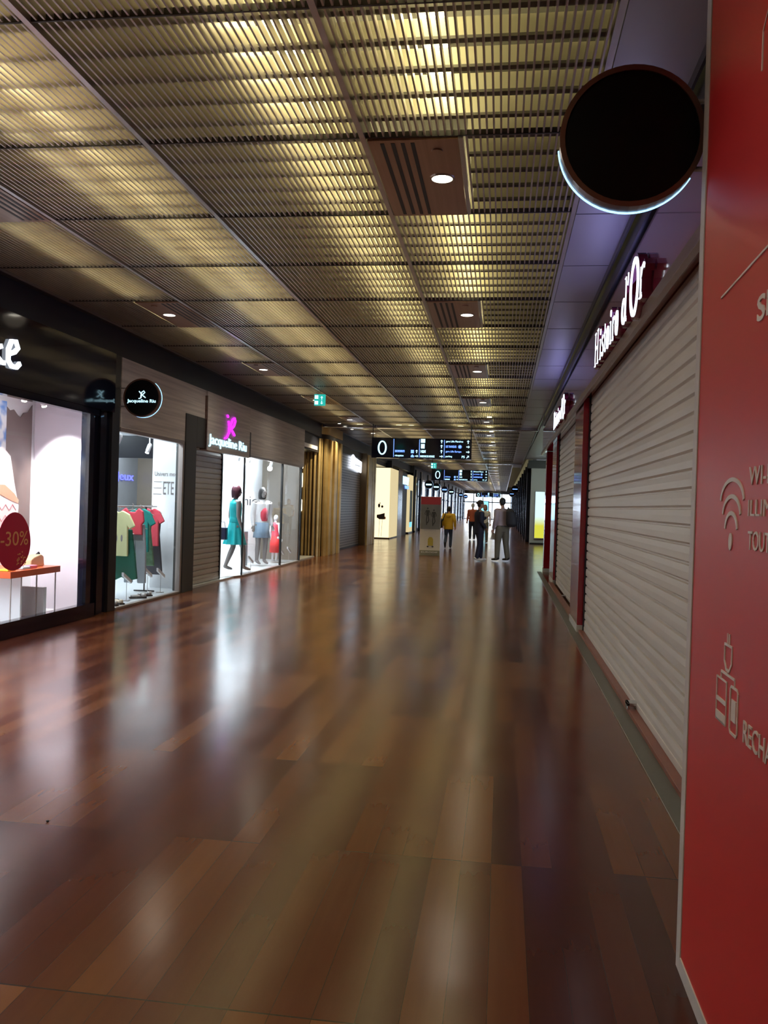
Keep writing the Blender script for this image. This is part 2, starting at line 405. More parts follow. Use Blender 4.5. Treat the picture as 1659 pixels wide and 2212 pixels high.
RP('charging_text', lambda b: b.text('RECHARGE', -2.268, -1.90, .928, .985, f, 0, .003), 'thin white capitals')
RP('slanting_line', lambda b: b.line([(-2.646, 2.140), (-2.10, 2.162)], .006, f, 0, .003))
RP('heading_text', lambda b: (b.text('SERVICES', -2.270, -1.62, 1.985, 2.050, f, 0, .003, .02)), 'bold white capitals')
RP('outline_letter', lambda b: b.line([(-2.302, 2.635), (-2.302, 2.735), (-2.235, 2.79), (-2.16, 2.735), (-2.16, 2.635)], .006, f, 0, .003))

def shutter(name, label, X, y0, y1, z1, pitch, m, bar=True, group=None, side=1):
    # side=1: face looks towards -X ; side=-1: towards +X
    t = thing(name, label, 'shutter', (X, (y0+y1)/2, 0), group)
    b = MB(); n = int((z1-.06)/pitch); prof = [(0, .0), (.012, .1), (.014, .5), (.010, .86), (-.004, .90), (-.004, .98)]
    pts = []
    z = .07
    while z < z1:
        for d, q in prof: pts.append((d*side, z+q*pitch))
        z += pitch
    vs = [(X-d, y, zz) for d, zz in pts for y in (y0, y1)]
    fs = [(2*i, 2*i+1, 2*i+3, 2*i+2) for i in range(len(pts)-1)]
    k = len(vs); vs += [(X+.03*side, y0, .07), (X+.03*side, y1, .07), (X+.03*side, y0, z1), (X+.03*side, y1, z1)]; fs += [(k, k+1, k+3, k+2)]
    b.add(vs, fs).build('slat_curtain', m, t)
    MB().box(X-.018, X+.02, y0, y1, .036, .085).build('bottom_bar', m, t, bevel=.004)
    MB().box(X-.03, X+.03, y1-.02, y1+.03, .03, z1).build('guide_rail', M_dark, t)
    return t
M_sh_far = M_shut
s1 = shutter('roller_shutter', 'long pale aluminium roller shutter, closed, between the red hoarding and the nearest red pillar', 1.05, 2.9, 10.75, 2.89, .105, M_shut)
MB().box(.965, 1.045, 6.55, 6.66, .06, .085).box(.965, .985, 6.55, 6.66, .03, .085).build('lock_handle', M_chrome, s1, bevel=.004)
s2 = shutter('roller_shutter', 'shorter pale roller shutter, closed, between two crimson pillars on the right', 1.12, 12.1, 17.5, 2.89, .105, M_shut)
MB().box(1.03, 1.10, 14.6, 14.7, .05, .075).build('lock_handle', M_chrome, s2, bevel=.004)
for (y0, y1, x0, lab) in ((10.8, 11.95, .955, 'nearest crimson gloss pillar, right of the corridor, beside the long shutter'),
                      (17.55, 18.9, 1.05, 'middle crimson pillar on the right, past the shorter shutter'),
                      (20.9, 21.3, 1.02, 'farthest slim crimson pillar on the right, before the white wall')):
    t = thing('pillar', lab, 'pillar', (x0+.1, y0, 0))
    MB().box(x0, 1.30, y0, y1, .09, 2.895).build('shaft', M_red, t, bevel=.004)
    MB().box(x0-.004, 1.30, y0-.004, y1, 0, .09).build('skirting', M_base, t)
# fascia, trims
struct(MB().box(.93, 1.35, 2.8, 21.3, 2.90, 3.46).build('trim_5', M_fasc))
struct(MB().box(.90, .94, 2.8, 21.3, 2.82, 2.90).build('trim_6', M_trimb, bevel=.004))
struct(MB().box(.965, 1.35, 2.8, 21.3, 3.46, 3.9).box(.90, .965, 2.8, 21.3, 3.50, 3.60).build('trim_7', M_dark))
struct(MB().box(.865, .88, 2.8, 46, 3.62, 3.72).build('trim_8', M_dark))
# condensed serif lettering of the right hand sign
def histoire(name, label, ya, yb, z0, sc, X, group=None):
    # ya far end (start of text), yb near end. unit grid: x 0..10.6, y 0..1 (x-height .55), drawn by strokes
    L = (ya-yb)/10.3; t = thing(name, label, 'sign', (X, (ya+yb)/2, z0))
    fr = lambda u, v, d: (X-d, ya-u*L, z0+v*sc)
    G = []; cuts = []   # (kind, args)
    def st(x, a, c, w=.13): G.append(('l', [(x, a), (x, c)], w))
    def sf(x, y, w=.34): G.append(('l', [(x-w/2, y), (x+w/2, y)], .05))
    def ov(cx, cy, rx, ry, t1, t2): G.append(('o', cx, cy, rx, ry, t1, t2))
    st(.3, 0, 1); st(1.0, 0, 1); G.append(('l', [(.3,.52), (1.0,.52)], .06))
    for q in (.3, 1.0): sf(q, .02, .4); sf(q, .98, .4)
    def small(x, ch):
        if ch == 'i': st(x, 0, .58); sf(x, .02); sf(x-.08, .57, .2); G.append(('d', x, .78))
        if ch == 's': G.append(('l', [(x+.22,.48), (x+.1,.57), (x-.12,.52), (x-.15,.42), (x+.0,.32), (x+.2,.22), (x+.22,.1), (x+.05,.01), (x-.14,.03), (x-.22,.14)], .11))
        if ch == 't': st(x, .06, .78); G.append(('l', [(x-.2,.56), (x+.24,.56)], .05)); G.append(('l', [(x,.08), (x+.1,.01), (x+.26,.08)], .08))
        if ch == 'o': ov(x, .29, .30, .30, .13, .06)
        if ch == 'r': st(x, 0, .58); sf(x, .02); G.append(('l', [(x,.38), (x+.12,.54), (x+.28,.56), (x+.33,.46)], .09))
        if ch == 'e': ov(x, .29, .29, .30, .12, .06); G.append(('l', [(x-.2,.32), (x+.24,.32)], .05))
    for x, ch in ((1.75,'i'), (2.35,'s'), (2.95,'t'), (3.65,'o'), (4.35,'i'), (4.85,'r'), (5.65,'e')): cuts.append(len(G)); small(x, ch)
    cuts.append(len(G)); ov(7.0, .29, .34, .30, .13, .06); st(7.36, 0, 1.0, .13); sf(7.44, .02, .24); sf(7.28, .98, .2)
    cuts.append(len(G)); G.append(('l', [(7.75,1.0), (7.75,.86), (7.66,.74)], .11))
    cuts.append(len(G)); ov(8.75, .45, .66, .62, .20, .10)
    cuts.append(len(G)); st(9.75, 0, .62, .15); sf(9.75, .02, .4); G.append(('l', [(9.75,.40), (9.9,.58), (10.12,.62), (10.25,.5)], .12))
    cuts = [0]+cuts+[len(G)]
    def draw(grow, d0, d1, k):
        b = MB()
        for g in G[cuts[k]:cuts[k+1]]:
            if g[0] == 'l':
                # stroke widths are in text units; squash handled by drawing in metric space
                pts = [(p[0]*L, p[1]*sc) for p in g[1]]; b.line(pts, g[2]*sc*.28+grow*.8, lambda u, v, d: (X-d, ya-u, z0+v), d0, d1)
            elif g[0] == 'd': b.ell(g[1]*L, g[2]*sc, .026*sc/.3+grow/2, .026*sc/.3+grow/2, lambda u, v, d: (X-d, ya-u, z0+v), d0, d1, 16)
            else:
                _, cx, cy, rx, ry, t1, t2 = g
                b.ring(cx*L, cy*sc, rx*L+grow/2, ry*sc+grow/2, t1*L*1.0+grow, lambda u, v, d: (X-d, ya-u, z0+v), d0, d1, 32, tv=t2*sc+grow)
        return b
    for k in range(len(cuts)-1):
        c = draw(.0, .0, .006, k).build('letter', M_letter, t); draw(.05, -.06, .0, k).build('casing', M_fasc, c)
    lamp('AREA', (X-.03, (ya+yb)/2, z0+.15), 5, (.36,.34,1.0), t, (ya-yb)*.9, .3, (-.8,0,.6))
    return t
histoire('shop_sign', 'lit white serif lettering reading Histoire d\'Or above the long shutter', 8.75, 5.70, 2.92, .33, .862)
histoire('shop_sign', 'farther lit white Histoire d\'Or lettering above the shorter shutter', 15.6, 12.7, 2.92, .30, .862)

M_face = mat('sign_face_black', (.004,.004,.005), .35, spec=.15)
# round projecting signs
def round_sign(label, c, r, bx, group=None, text=None, face=None, thick=.06, litrim=True, arc=(-2.0, .9)):
    # bx: X of the wall it is bracketed to
    t = thing('round_sign', label, 'sign', (c[0], c[1], c[2]-r), group)
    fr = lambda u, v, d: (c[0]+u, c[1]-d, c[2]+v)
    MB().ring(0, 0, r, r, .018, fr, -thick/2, thick/2, 48).build('rim', M_discrim, t, smooth=False)
    MB().ell(0, 0, r-.016, r-.016, fr, -thick/2+.004, thick/2-.008, 48).build('face', M_face, t)
    if litrim:
        MB().ring(0, 0, r+.003, r+.003, .008, fr, -thick/2-.012, -thick/2, 48, *arc).build('rim_light', M_rimlit, t)
    s = 1 if bx > c[0] else -1
    for z in (r*.5, -r*.45):
        MB().tube([(c[0]+s*r*.85, c[1], c[2]+z), (bx, c[1], c[2]+z)], .009, 8).build('bracket', M_tee, t, smooth=True)
    if text: text(t, fr)
    return t
round_sign('large blank black round sign with glowing blue lower rim, bracketed beside the red hoarding', (.40, 3.06, 2.79), .243, .93, arc=(-3.05, -.55))
def jr_text(t, fr):
    MB().text('Jacqueline', -.195, .09, -.075, -.02, fr, .03, .034, .01).build('lettering', M_lcyan, t); MB().text('Riu', .115, .195, -.062, -.02, fr, .03, .034, .01).build('lettering', M_lcyan, t); b = MB()
    b.line([(-.035,.085), (-.005,.05), (-.012,-.005), (-.04,-.012)], .012, fr, .03, .034)
    b.line([(-.005,-.0), (.0,.07), (.03,.09), (.045,.07), (.02,.045), (.0,.04), (.03,.02), (.055,.0)], .012, fr, .03, .034)
    b.build('logo', M_lcyan, t)
round_sign('black round sign with pale blue Jacqueline Riu lettering, bracketed to the dark post', (-4.71, 10.7, 2.80), .252, -5.02, text=jr_text)

# ceiling downlight panels
def ceiling_panel(right, y, label, group):
    x0, x1 = (-.875, -.33) if right else (-4.16, -3.645)
    t = thing('recessed_light_panel', label, 'ceiling light', ((x0+x1)/2, y+MOD/2, HC-.02), group)
    MB().box(x0, x1, y+.012, y+MOD-.012, HC-.016, HC+.02).build('panel', M_brown, t)
    b = MB(); sx = (-.79, -.725, -.665, -.605) if right else (-3.86, -3.80, -3.74, -3.69)
    for x in sx: b.box(x-.012, x+.012, y+.05, y+MOD-.05, HC-.018, HC-.012)
    b.build('air_slot', M_slot, t)
    lx = -.465 if right else -4.0; ly = y+.62
    fr = lambda u, v, d: (lx+u, ly+v, HC-.016-d)
    MB().ring(0, 0, .082, .082, .012, fr, 0, .006, 32).build('lamp_ring', M_chrome, t)
    MB().ell(0, 0, .071, .071, fr, 0, .003, 32).build('lamp_glass', M_lampw, t)
    fr2 = lambda u, v, d: (lx+.0+u, y+.17+v, HC-.016-d)
    MB().ell(0, 0, .035, .035, fr2, 0, .010, 24).build('sensor_cap', M_brown, t)
    if right: MB().box(x1+.004, x1+.03, y+.012, y+MOD-.012, HC-.014, HC+.02).build('edge_strip', M_tee, t)
    lamp('SPOT', (lx, ly, HC-.04), DOWN, (1.0,.86,.66), t, .13, None, (0,0,-1), 2.85, 1.0)
    return t
p0 = p1 = None; n = 0
ordn = ['nearest', 'second nearest', 'third nearest', 'fourth nearest', 'fifth nearest', 'sixth nearest']
for i, y in enumerate(mods):
    if not is_panel(i) or y > 100: continue
    vis = y > 5
    k = round((y-5.1)/(3*MOD))
    def lab(side): 
        if k < 0: return 'bronze ceiling panel with slots and downlight in the %s row, out of view overhead' % side
        if k < 6: return 'bronze slotted ceiling panel with round downlight, %s in the %s row' % (ordn[k], side)
        return 'distant ceiling panel with downlight, number %d from the viewer in the %s row' % (k+1, side)
    if p0 is None:
        p0 = ceiling_panel(True, y, lab('right'), 'ceiling light panels, right row'); p1 = ceiling_panel(False, y, lab('left'), 'ceiling light panels, left row'); yb0 = y
    else:
        for p, sd in ((p0, 'right'), (p1, 'left')):
            dup(p, (p.location.x, p.location.y + y - yb0, p.location.z), lab(sd))
# ------------------------------------------------------------------ left: shop one
w1 = bpy.data.objects.new('window_1', None); COL.objects.link(w1); struct(w1)
MB().box(-5.045, -5.035, 3.0, 9.86, .17, 2.50).build('pane', M_glass, w1)
MB().box(-5.10, -5.0, 3.0, 10.1, 0, .17).box(-5.10, -5.0, 9.86, 9.96, .17, 2.50).box(-5.10, -5.0, 3.0, 10.1, 2.50, 2.58).build('window_frame', M_black, w1)
struct(MB().box(-5.10, -4.99, YB, 10.5, 2.58, 3.34).build('trim_9', M_black))
struct(MB().box(-5.16, -5.06, 9.96, 10.5, 0, 2.6).box(-5.08, -5.02, 10.18, 10.26, 0, 2.6).build('wall_left_jamb', M_black))
p = thing('corner_post', 'tall dark post between the white shop window and the clothes shop', 'post', (-5.07, 10.62, 0))
MB().box(-5.12, -5.02, 10.5, 10.72, 0, 3.34).build('post', M_dark, p, bevel=.006)
struct(MB().box(-5.95, -5.93, YB, 10.25, 0, 2.9).build('wall_shop_one_rear', M_white))
struct(MB().box(-6, -5.1, 10.22, 10.3, 0, 2.9).build('wall_shop_one_side', mat('lavender_paint', (.66,.62,.70), .6, vary=.02)))
struct(MB().box(-6, -5.1, YB, 10.3, 2.72, 2.8).build('ceiling_shop_one', M_white))
struct(MB().box(-6, -5.1, YB, 10.3, 0, .05).build('floor_shop_one', M_shopf))
struct(MB().box(-5.10, -5.0, YB, 3.0, 0, 2.6).build('wall_left_near', M_dark))
def track_spot(label, loc, aim, power, col=(1,.96,.93), group='small white ceiling spotlights', m=None, spot=1.5, big=False):
    t = thing('spotlight', label, 'spotlight', loc, group)
    a = Vector(aim).normalized(); c = Vector(loc)
    MB().tube([c-a*.05, c+a*.05], .035, 12).build('head', M_white, t, smooth=True)
    MB().tube([c-a*.04, Vector((c.x-a.x*.04, c.y-a.y*.04, 2.72 if c.y < 10.3 else 2.95))], .01, 8).build('stem', M_white, t)
    if big: MB().ball(tuple(c+a*.06), .055, .055, .05, 16).build('bulb', m or M_lampw, t, True)
    else: MB().tube([c+a*.078, c+a*.088], .03, 12, cap=False).build('bulb', m or M_lampw, t)
    lamp('SPOT', c+a*.11, power, col, t, .04, None, aim, spot, .5)
    return t
track_spot('white spotlight in the white shop window, nearest the window corner', (-5.45, 9.55, 2.62), (-.02, .55, -.85), SHOP1*4, spot=1.15)
track_spot('white spotlight in the white shop window, above the brown backdrop', (-5.35, 9.0, 2.62), (-.3, .35, -.95), SHOP1*3, spot=1.1)
track_spot('white spotlight in the white shop window, above the orange table', (-5.35, 8.3, 2.62), (-.35, .1, -.9), SHOP1*3, spot=1.2)
for y in (4.5, 7.0): lamp('AREA', (-5.5, y, 2.70), SHOP1*1.3, (.97,.95,1.0), None, .5, 2.0, (0,0,-1)).name = 'shop_light'
lamp('AREA', (-5.5, 8.8, 2.70), SHOP1*.12, (.95,.95,1.0), None, .5, 1.5, (0,0,-1)).name = 'shop_light'
t = thing('shop_sign', 'lit white script lettering ending in ke on the black fascia', 'sign', (-4.97, 8.1, 2.77))
b = MB(); b2 = MB(); f = frL(-4.985)
def kk(b, o, w):
    b.line([(7.75+o,3.05), (7.75+o,2.80)], w, f, 0, .03)
    b.line([(7.75+o,2.90), (7.80+o,2.90)], w, f, 0, .03)
    b.line([(7.92+o,2.96), (7.78+o,2.89), (7.92+o,2.80), (7.98+o,2.80)], w, f, 0, .03)
    b2.line([(8.04+o,2.90), (8.15+o,2.94), (8.21+o,2.99), (8.17+o,3.05), (8.09+o,3.04), (8.04+o,2.95), (8.04+o,2.84), (8.10+o,2.79), (8.19+o,2.79), (8.25+o,2.84)], w, f, 0, .03)
kk(b, 0, .045); b.build('letter', M_letter, t); b2.build('letter', M_letter, t)
# backdrop posters
M_bp = mat('backdrop_brown', (.16,.12,.11), .6, vary=.15, bscale=4)
def skymat():
    m = mat('sky_print', (.25,.45,.85), .6); nt = m.node_tree; n = nt.nodes.new('ShaderNodeTexNoise'); n.inputs['Scale'].default_value = 5
    c = nt.nodes.new('ShaderNodeValToRGB'); c.color_ramp.elements[0].position = .42; c.color_ramp.elements[0].color = (.14,.30,.66,1); c.color_ramp.elements[1].position = .58; c.color_ramp.elements[1].color = (.85,.88,.92,1)
    t = nt.nodes.new('ShaderNodeTexCoord'); nt.links.new(t.outputs['Object'], n.inputs['Vector']); nt.links.new(n.outputs['Fac'], c.inputs[0]); nt.links.new(c.outputs[0], nt.nodes['Principled BSDF'].inputs['Base Color']); return m
f = frL(-5.925)
t = thing('backdrop_poster', 'tall printed backdrop in the shop window, brown with torn top edge beside a blue sky', 'poster', (-5.92, 9.4, .5))
MB().poly([(9.57,1.0), (10.13,1.0), (10.13,2.62), (10.03,2.52), (9.93,2.50), (9.87,2.44), (9.81,2.46), (9.72,2.52), (9.64,2.50), (9.57,2.54)], f, .004, .012).build('brown_print', M_bp, t)
MB().rect(8.2, 9.57, 1.0, 2.6, f, .004, .010).build('sky_print', skymat(), t)
M_sk = mat('print_skin', (.75,.38,.25), .6, vary=.1); M_wd = mat('print_white', (.85,.8,.8), .6, vary=.04); M_zig = mat('print_pinkline', (.7,.25,.3), .6, vary=.05)
MB().poly([(8.9,.9), (9.82,.9), (9.86,1.35), (9.76,1.62), (9.66,1.95), (9.50,2.05), (9.2,2.02), (8.9,1.9)], f, .013, .02).build('dress_print', M_wd, t)
MB().poly([(9.35,1.60), (9.55,1.60), (9.75,1.50), (9.85,1.42), (9.84,1.38), (9.70,1.41), (9.50,1.47), (9.35,1.52)], f, .021, .026).build('arm_print', M_sk, t)
b = MB()
for z in (1.33, 1.20): b.line([(8.9+.075*i, z+(.035 if i % 2 else -.035)) for i in range(13)], .008, f, .021, .025)
b.build('zigzag_print', M_zig, t)
# promotional sticker on the pane
t = thing('window_sticker', 'crimson egg-shaped sticker reading -30% on the white shop window', 'sticker', (-5.03, 8.34, .70))
f = frL(-5.034)
MB().poly([(8.34+.31*math.cos(a)*(1-.08*math.sin(a)), 1.0+.305*math.sin(a)) for a in [2*PI*i/40 for i in range(40)]], f, 0, .003).build('sticker', mat('sticker_crimson', (.55,.012,.07), .5, vary=.05), t)
M_stx = mat('sticker_gold', (.85,.48,.22), .5, vary=.05)
MB().text('-30%', 8.09, 8.60, .955, 1.105, f, .003, .005).build('lettering', M_stx, t)
b = MB()
for i in range(34):
    a = random.random()*2*PI; q = random.random()**.5*.11; b.ell(8.47+q*math.cos(a), .80+q*.8*math.sin(a), .008, .008, f, .003, .005, 8)
b.build('dot_pattern', M_stx, t)
# orange table with goods
M_or = mat('orange_lacquer', (.62,.12,.035), .35, vary=.05)
t = thing('display_table', 'orange topped display table with clear legs in the white shop window', 'table', (-5.6, 9.2, .05))
MB().box(-5.90, -5.30, 8.73, 9.80, .565, .64).build('tabletop', M_or, t, bevel=.004)
M_clear = mat('acrylic', (.80,.88,.94), .1, vary=.03)
for (x, y) in ((-5.32, 8.77), (-5.32, 9.3), (-5.32, 9.72), (-5.86, 8.77), (-5.86, 9.72)):
    MB().box(x-.006, x+.006, y-.006, y+.006, .05, .565).build('leg', M_tee, t)
MB().box(-5.85, -5.34, 9.0, 9.03, .05, .565).box(-5.85, -5.34, 9.5, 9.56, .05, .4).build('panel', M_clear, t)
def slab_item(name, label, cat, pts, x0, x1, m, extra=None):
    b = MB(); b.poly(pts, frL(x0), 0, x1-x0); o = b.build(name, m, None, bevel=.006); tag(o, label, cat); return o
M_tan = mat('tan_leather', (.70,.50,.30), .5, vary=.1); M_ylw = mat('yellow_fabric', (.9,.72,.05), .7, vary=.05)
M_pnk = mat('pink_fabric', (.75,.22,.30), .7, vary=.08); M_blk = mat('black_fabric', (.015,.015,.02), .7, vary=.2)
t = thing('handbag', 'small tan bag standing on the right end of the orange table', 'bag', (-5.5, 9.5, .64))
MB().poly([(9.37,.642), (9.68,.642), (9.66,.76), (9.60,.785), (9.45,.76), (9.38,.73)], frL(-5.56), 0, .12).build('body', M_tan, t, bevel=.012)
MB().tube([(-5.5,9.58,.77), (-5.5,9.64,.80), (-5.5,9.67,.76)], .012).build('clasp', M_blk, t, smooth=True)
for k, (y, c, lab) in enumerate(((8.62+.2, M_ylw, 'yellow folded cloth on the near corner of the orange table'), (9.12, mat('pale_blue', (.45,.65,.8), .6, vary=.05), 'pale blue purse lying on the orange table'), (9.26, M_pnk, 'pink purse lying flat in the middle of the orange table'))):
    MBo = MB().box(-5.44, -5.34, y-.08, y+.09, .642, .665+.006*k).build('folded_cloth' if k == 0 else 'purse', c, None, bevel=.008); tag(MBo, lab, 'cloth' if k == 0 else 'purse')
t = thing('sunglasses', 'pink framed round sunglasses on a little dark stand on the orange table', 'sunglasses', (-5.42, 9.0, .64))
f = lambda u, v, d: (-5.40-d, u, v)
MB().ring(8.97, .78, .035, .04, .01, f, 0, .01, 24).ring(9.06, .79, .035, .04, .01, f, 0, .01, 24).line([(9.0,.79), (9.03,.79)], .008, f, 0, .01).build('frame', M_pnk, t)
MB().tube([(-5.42,8.95,.65), (-5.42,8.95,.75)], [.03,.012]).build('stand', M_blk, t, smooth=True)

# ------------------------------------------------------------------ left: shop two (Jacqueline Riu)
struct(MB().box(-5.10, -5.02, 10.74, 21.3, 2.40, 3.34).build('wall_left_fascia', M_beige))
w2 = bpy.data.objects.new('window_2', None); COL.objects.link(w2); struct(w2)
MB().box(-5.06, -5.05, 10.78, 12.97, .03, 2.36).build('pane', M_glass, w2)
MB().box(-5.09, -5.01, 10.74, 13.03, 2.36, 2.42).box(-5.09, -5.01, 12.97, 13.03, 0, 2.36).box(-5.09, -5.01, 10.74, 13.03, 0, .035).build('window_frame', M_frame, w2, bevel=.006)
M_col = mat('charcoal_column', (.055,.055,.052), .45, vary=.1)
c = thing('column', 'flat charcoal column between the clothes rack window and the grey shutter', 'column', (-5.1, 13.3, 0))
MB().box(-5.16, -5.005, 13.06, 13.55, 0, 2.86).box(-5.16, -5.005, 13.55, 13.97, 2.36, 2.86).box(-5.16, -5.005, 16.46, 16.60, 2.36, 2.86).build('column', M_col, c, bevel=.004)
shutter('roller_shutter', 'closed grey metal roller shutter in the clothes shop doorway under the magenta logo', -5.22, 13.55, 15.45, 2.40, .095, M_shut2, side=-1)
t = thing('shop_sign', 'square panel sign with magenta jr logo over white Jacqueline Riu letters', 'sign', (-5.0, 15.2, 2.34))
MB().box(-5.10, -4.985, 13.97, 16.44, 2.34, 3.33).build('panel', M_beige, t)
MB().box(-5.10, -4.98, 13.94, 13.972, 2.34, 3.25).build('side_strip', M_trimb, t)
f = frL(-4.983)
MB().text('Jacqueline', 14.06, 15.62, 2.40, 2.62, f, 0, .012, .005).build('lettering', M_lcyan, t); MB().text('Riu', 15.74, 16.22, 2.45, 2.62, f, 0, .012, .005).build('lettering', M_lcyan, t)
b = MB()
b.line([(14.98,3.03), (15.02,3.0)], .03, f, 0, .03)
b.line([(15.05,2.93), (15.10,2.85), (15.08,2.72), (14.98,2.63), (14.86,2.60)], .030, f, 0, .03)
b.line([(15.10,2.72), (15.16,2.85), (15.28,2.98), (15.40,3.02), (15.45,2.97), (15.38,2.88), (15.22,2.80), (15.30,2.76), (15.42,2.70)], .030, f, 0, .03)
b.build('logo', M_pink, t)
lamp('AREA', (-4.93, 15.2, 2.5), 2.0, (.6,.9,1), t, 2.0, .2, (1,0,0))
# bay window
w3 = bpy.data.objects.new('window_3', None); COL.objects.link(w3); struct(w3)
MB().box(-5.045, -5.035, 16.32, 21.12, .03, 2.38).add([(-5.25,15.50,.03),(-5.04,16.32,.03),(-5.04,16.32,2.38),(-5.25,15.50,2.38)], [(0,1,2,3)]).build('pane', M_glass, w3)
MB().box(-5.055, -5.025, 16.305, 16.335, .03, 2.38).box(-5.06, -5.02, 19.22, 19.28, .03, 2.38).box(-5.06, -5.02, 21.11, 21.15, .03, 2.38).build('mullions', M_slot, w3)
MB().box(-5.09, -5.01, 16.3, 21.16, 0, .035).box(-5.09, -5.01, 16.3, 21.16, 2.37, 2.41).box(-5.30, -5.22, 15.42, 15.50, 0, 2.42).add([(-5.29,15.46,0),(-5.0,16.32,0),(-5.0,16.32,.035),(-5.29,15.46,.035),(-5.35,15.5,0),(-5.1,16.34,0),(-5.1,16.34,.035),(-5.35,15.5,.035)], [(0,1,2,3),(3,2,6,7),(4,5,6,7),(1,5,6,2),(0,3,7,4)]).build('window_frame', M_frame, w3)
# interior shell
struct(MB().box(-12.9, -5.1, 10.3, 23.2, 2.95, 3.05).build('ceiling_shop_two', M_white))
struct(MB().box(-12.9, -5.1, 10.3, 23.2, 0, .03).build('floor_shop_two', M_shopf))
struct(MB().box(-9.5, -9.4, 10.3, 23.3, .03, 2.95).build('wall_shop_two_rear', M_wall))
struct(MB().box(-5.68, -5.12, 13.38, 13.50, .03, 2.95).build('wall_partition', M_white))
struct(MB().box(-7.2, -5.52, 17.9, 18.0, .03, 2.95).build('wall_partition_2', M_white))
struct(MB().box(-5.98, -5.90, 19.0, 20.6, .03, 2.95).build('wall_partition_3', M_white))
struct(MB().box(-5.75, -5.12, 21.3, 23.45, 2.9, 3.4).build('recess_leak_cover', M_bulk))  # dark block added to cover a bright bar beside the gold column
struct(MB().box(-12.9, -5.1, 21.18, 21.3, 0, 3.3).build('wall_shop_two_end', mat('warm_grey', (.22,.18,.14), .35, vary=.15, bscale=4)))
struct(MB().box(-5.5, -5.3, 13.5, 15.5, 2.4, 2.95).box(-5.36,-5.30,13.5,15.45,0,2.4).build('wall_lobby', M_dark))
for k, (x, y, lab) in enumerate(((-5.30, 11.3, 'spotlight over the left side of the clothes rack window'), (-5.55, 12.9, 'spotlight at the right of the clothes rack window'))):
    track_spot(lab, (x, y, 2.30 if k == 0 else 2.28), (-.45,.25,-.9), SHOP2*.3, (.90,.97,1), 'small white ceiling spotlights', emis('spot_cool_%d' % k, (.9,.97,1), 9))
M_cool = emis('spot_cool', (.88,.95,1), 22)
for (x, y, lab) in ((-5.30, 16.75, 'bright spotlight over the teal dressed mannequin, by the window corner'), (-5.25, 17.3, 'bright spotlight in the bay window, right of the window corner'), (-5.25, 19.0, 'bright spotlight over the mannequin in white and red'), (-5.35, 19.35, 'bright spotlight just right of the bay window divider')):
    track_spot(lab, (x, y, 2.31), (-.3,.15,-.95), SHOP2*1.2, (.85,.95,1), 'small white ceiling spotlights', M_cool, big=True)
for (x, y, w) in ((-7.8, 13.0, 1.0), (-8.4, 15.3, .5), (-5.9, 11.9, 1.1), (-5.75, 17.0, 1.9), (-5.75, 19.2, 1.8), (-8.6, 19.5, .6)):
    lamp('AREA', (x, y, 2.93), SHOP2*w*.85, (.78,.92,1.0), None, 1.0, None, (0,0,-1)).name = 'shop_light'
struct(MB().box(-9.4, -5.7, 14.6, 14.7, 2.2, 2.6).build('trim_10', M_dark))
# clothes rail with garments
RX = -5.50
t = thing('clothes_rail', 'thin dark clothes rail on a stand behind the left pane of the clothes shop', 'clothes rail', (RX, 12.5, .03))
MB().tube([(RX,11.45,1.36), (RX,13.15,1.36)], .012).build('rail', M_tee, t, smooth=True)
for y in (11.5, 12.75): MB().tube([(RX,y,.05), (RX,y,1.36)], .011).build('upright', M_dark, t, smooth=True)
for y in (11.5, 12.75): MB().tube([(RX-.16,y,.045), (RX+.16,y,.045)], .012).build('foot', M_dark, t, smooth=True)
def hanger(t, x, y, z):
    MB().tube([(x,y,z+.06), (x+.015,y,z+.045), (x,y,z+.02), (x,y,z-.02), (x+.17,y,z-.07)], .006, 6).tube([(x,y,z-.02), (x-.17,y,z-.07)], .006, 6).build('hanger', M_frame, t)
def garment(name, label, cat, y, pts, m, z=1.32, d=.05, sx=1.0, dx=0, extra=None):
    t = thing(name, label, cat, (RX+dx, y, z-.5), 'clothes hanging on the rail')
    f = lambda u, v, q: (RX+dx+u*sx, y-q, z+v)
    MB().poly(pts, f, -d/2, d/2).build('fabric', m, t, bevel=.014)
    hanger(t, RX+dx, y, z)
    if extra: extra(t, f)
    return t
TEE = [(-.06,0), (0,-.03), (.06,0), (.16,-.05), (.25,-.22), (.17,-.27), (.14,-.22), (.15,-.66), (-.15,-.66), (-.14,-.22), (-.17,-.27), (-.25,-.22), (-.16,-.05)]
TOP = [(-.10,0), (-.05,-.06), (.05,-.06), (.10,0), (.17,-.05), (.19,-.20), (.15,-.25), (.16,-.40), (-.16,-.40), (-.15,-.25), (-.19,-.20), (-.17,-.05)]
TRO = [(-.13,0), (.13,0), (.16,-.35), (.17,-.88), (.04,-.88), (.0,-.30), (-.04,-.88), (-.17,-.88), (-.16,-.35)]
SKI = [(-.14,0), (.14,0), (.20,-.4), (.24,-.72), (.1,-.75), (0,-.70), (-.1,-.75), (-.24,-.72), (-.20,-.4)]
DRE = [(-.07,0), (0,-.10), (.07,0), (.15,-.06), (.13,-.3), (.20,-.85), (-.20,-.85), (-.13,-.3), (-.15,-.06)]
M_yt = mat('pale_yellow_cotton', (.78,.80,.42), .8, vary=.05, bump=.2, bscale=20); M_gs = mat('dark_green_fabric', (.012,.13,.085), .8, vary=.15)
M_cor = mat('coral_fabric', (.80,.08,.12), .8, vary=.08); M_gt = mat('grey_trouser_fabric', (.40,.43,.48), .8, vary=.1)
M_teal = mat('teal_fabric', (.01,.28,.24), .7, vary=.1); M_pat = mat('patterned_fabric', (.16,.30,.18), .8, vary=.7, bscale=14)
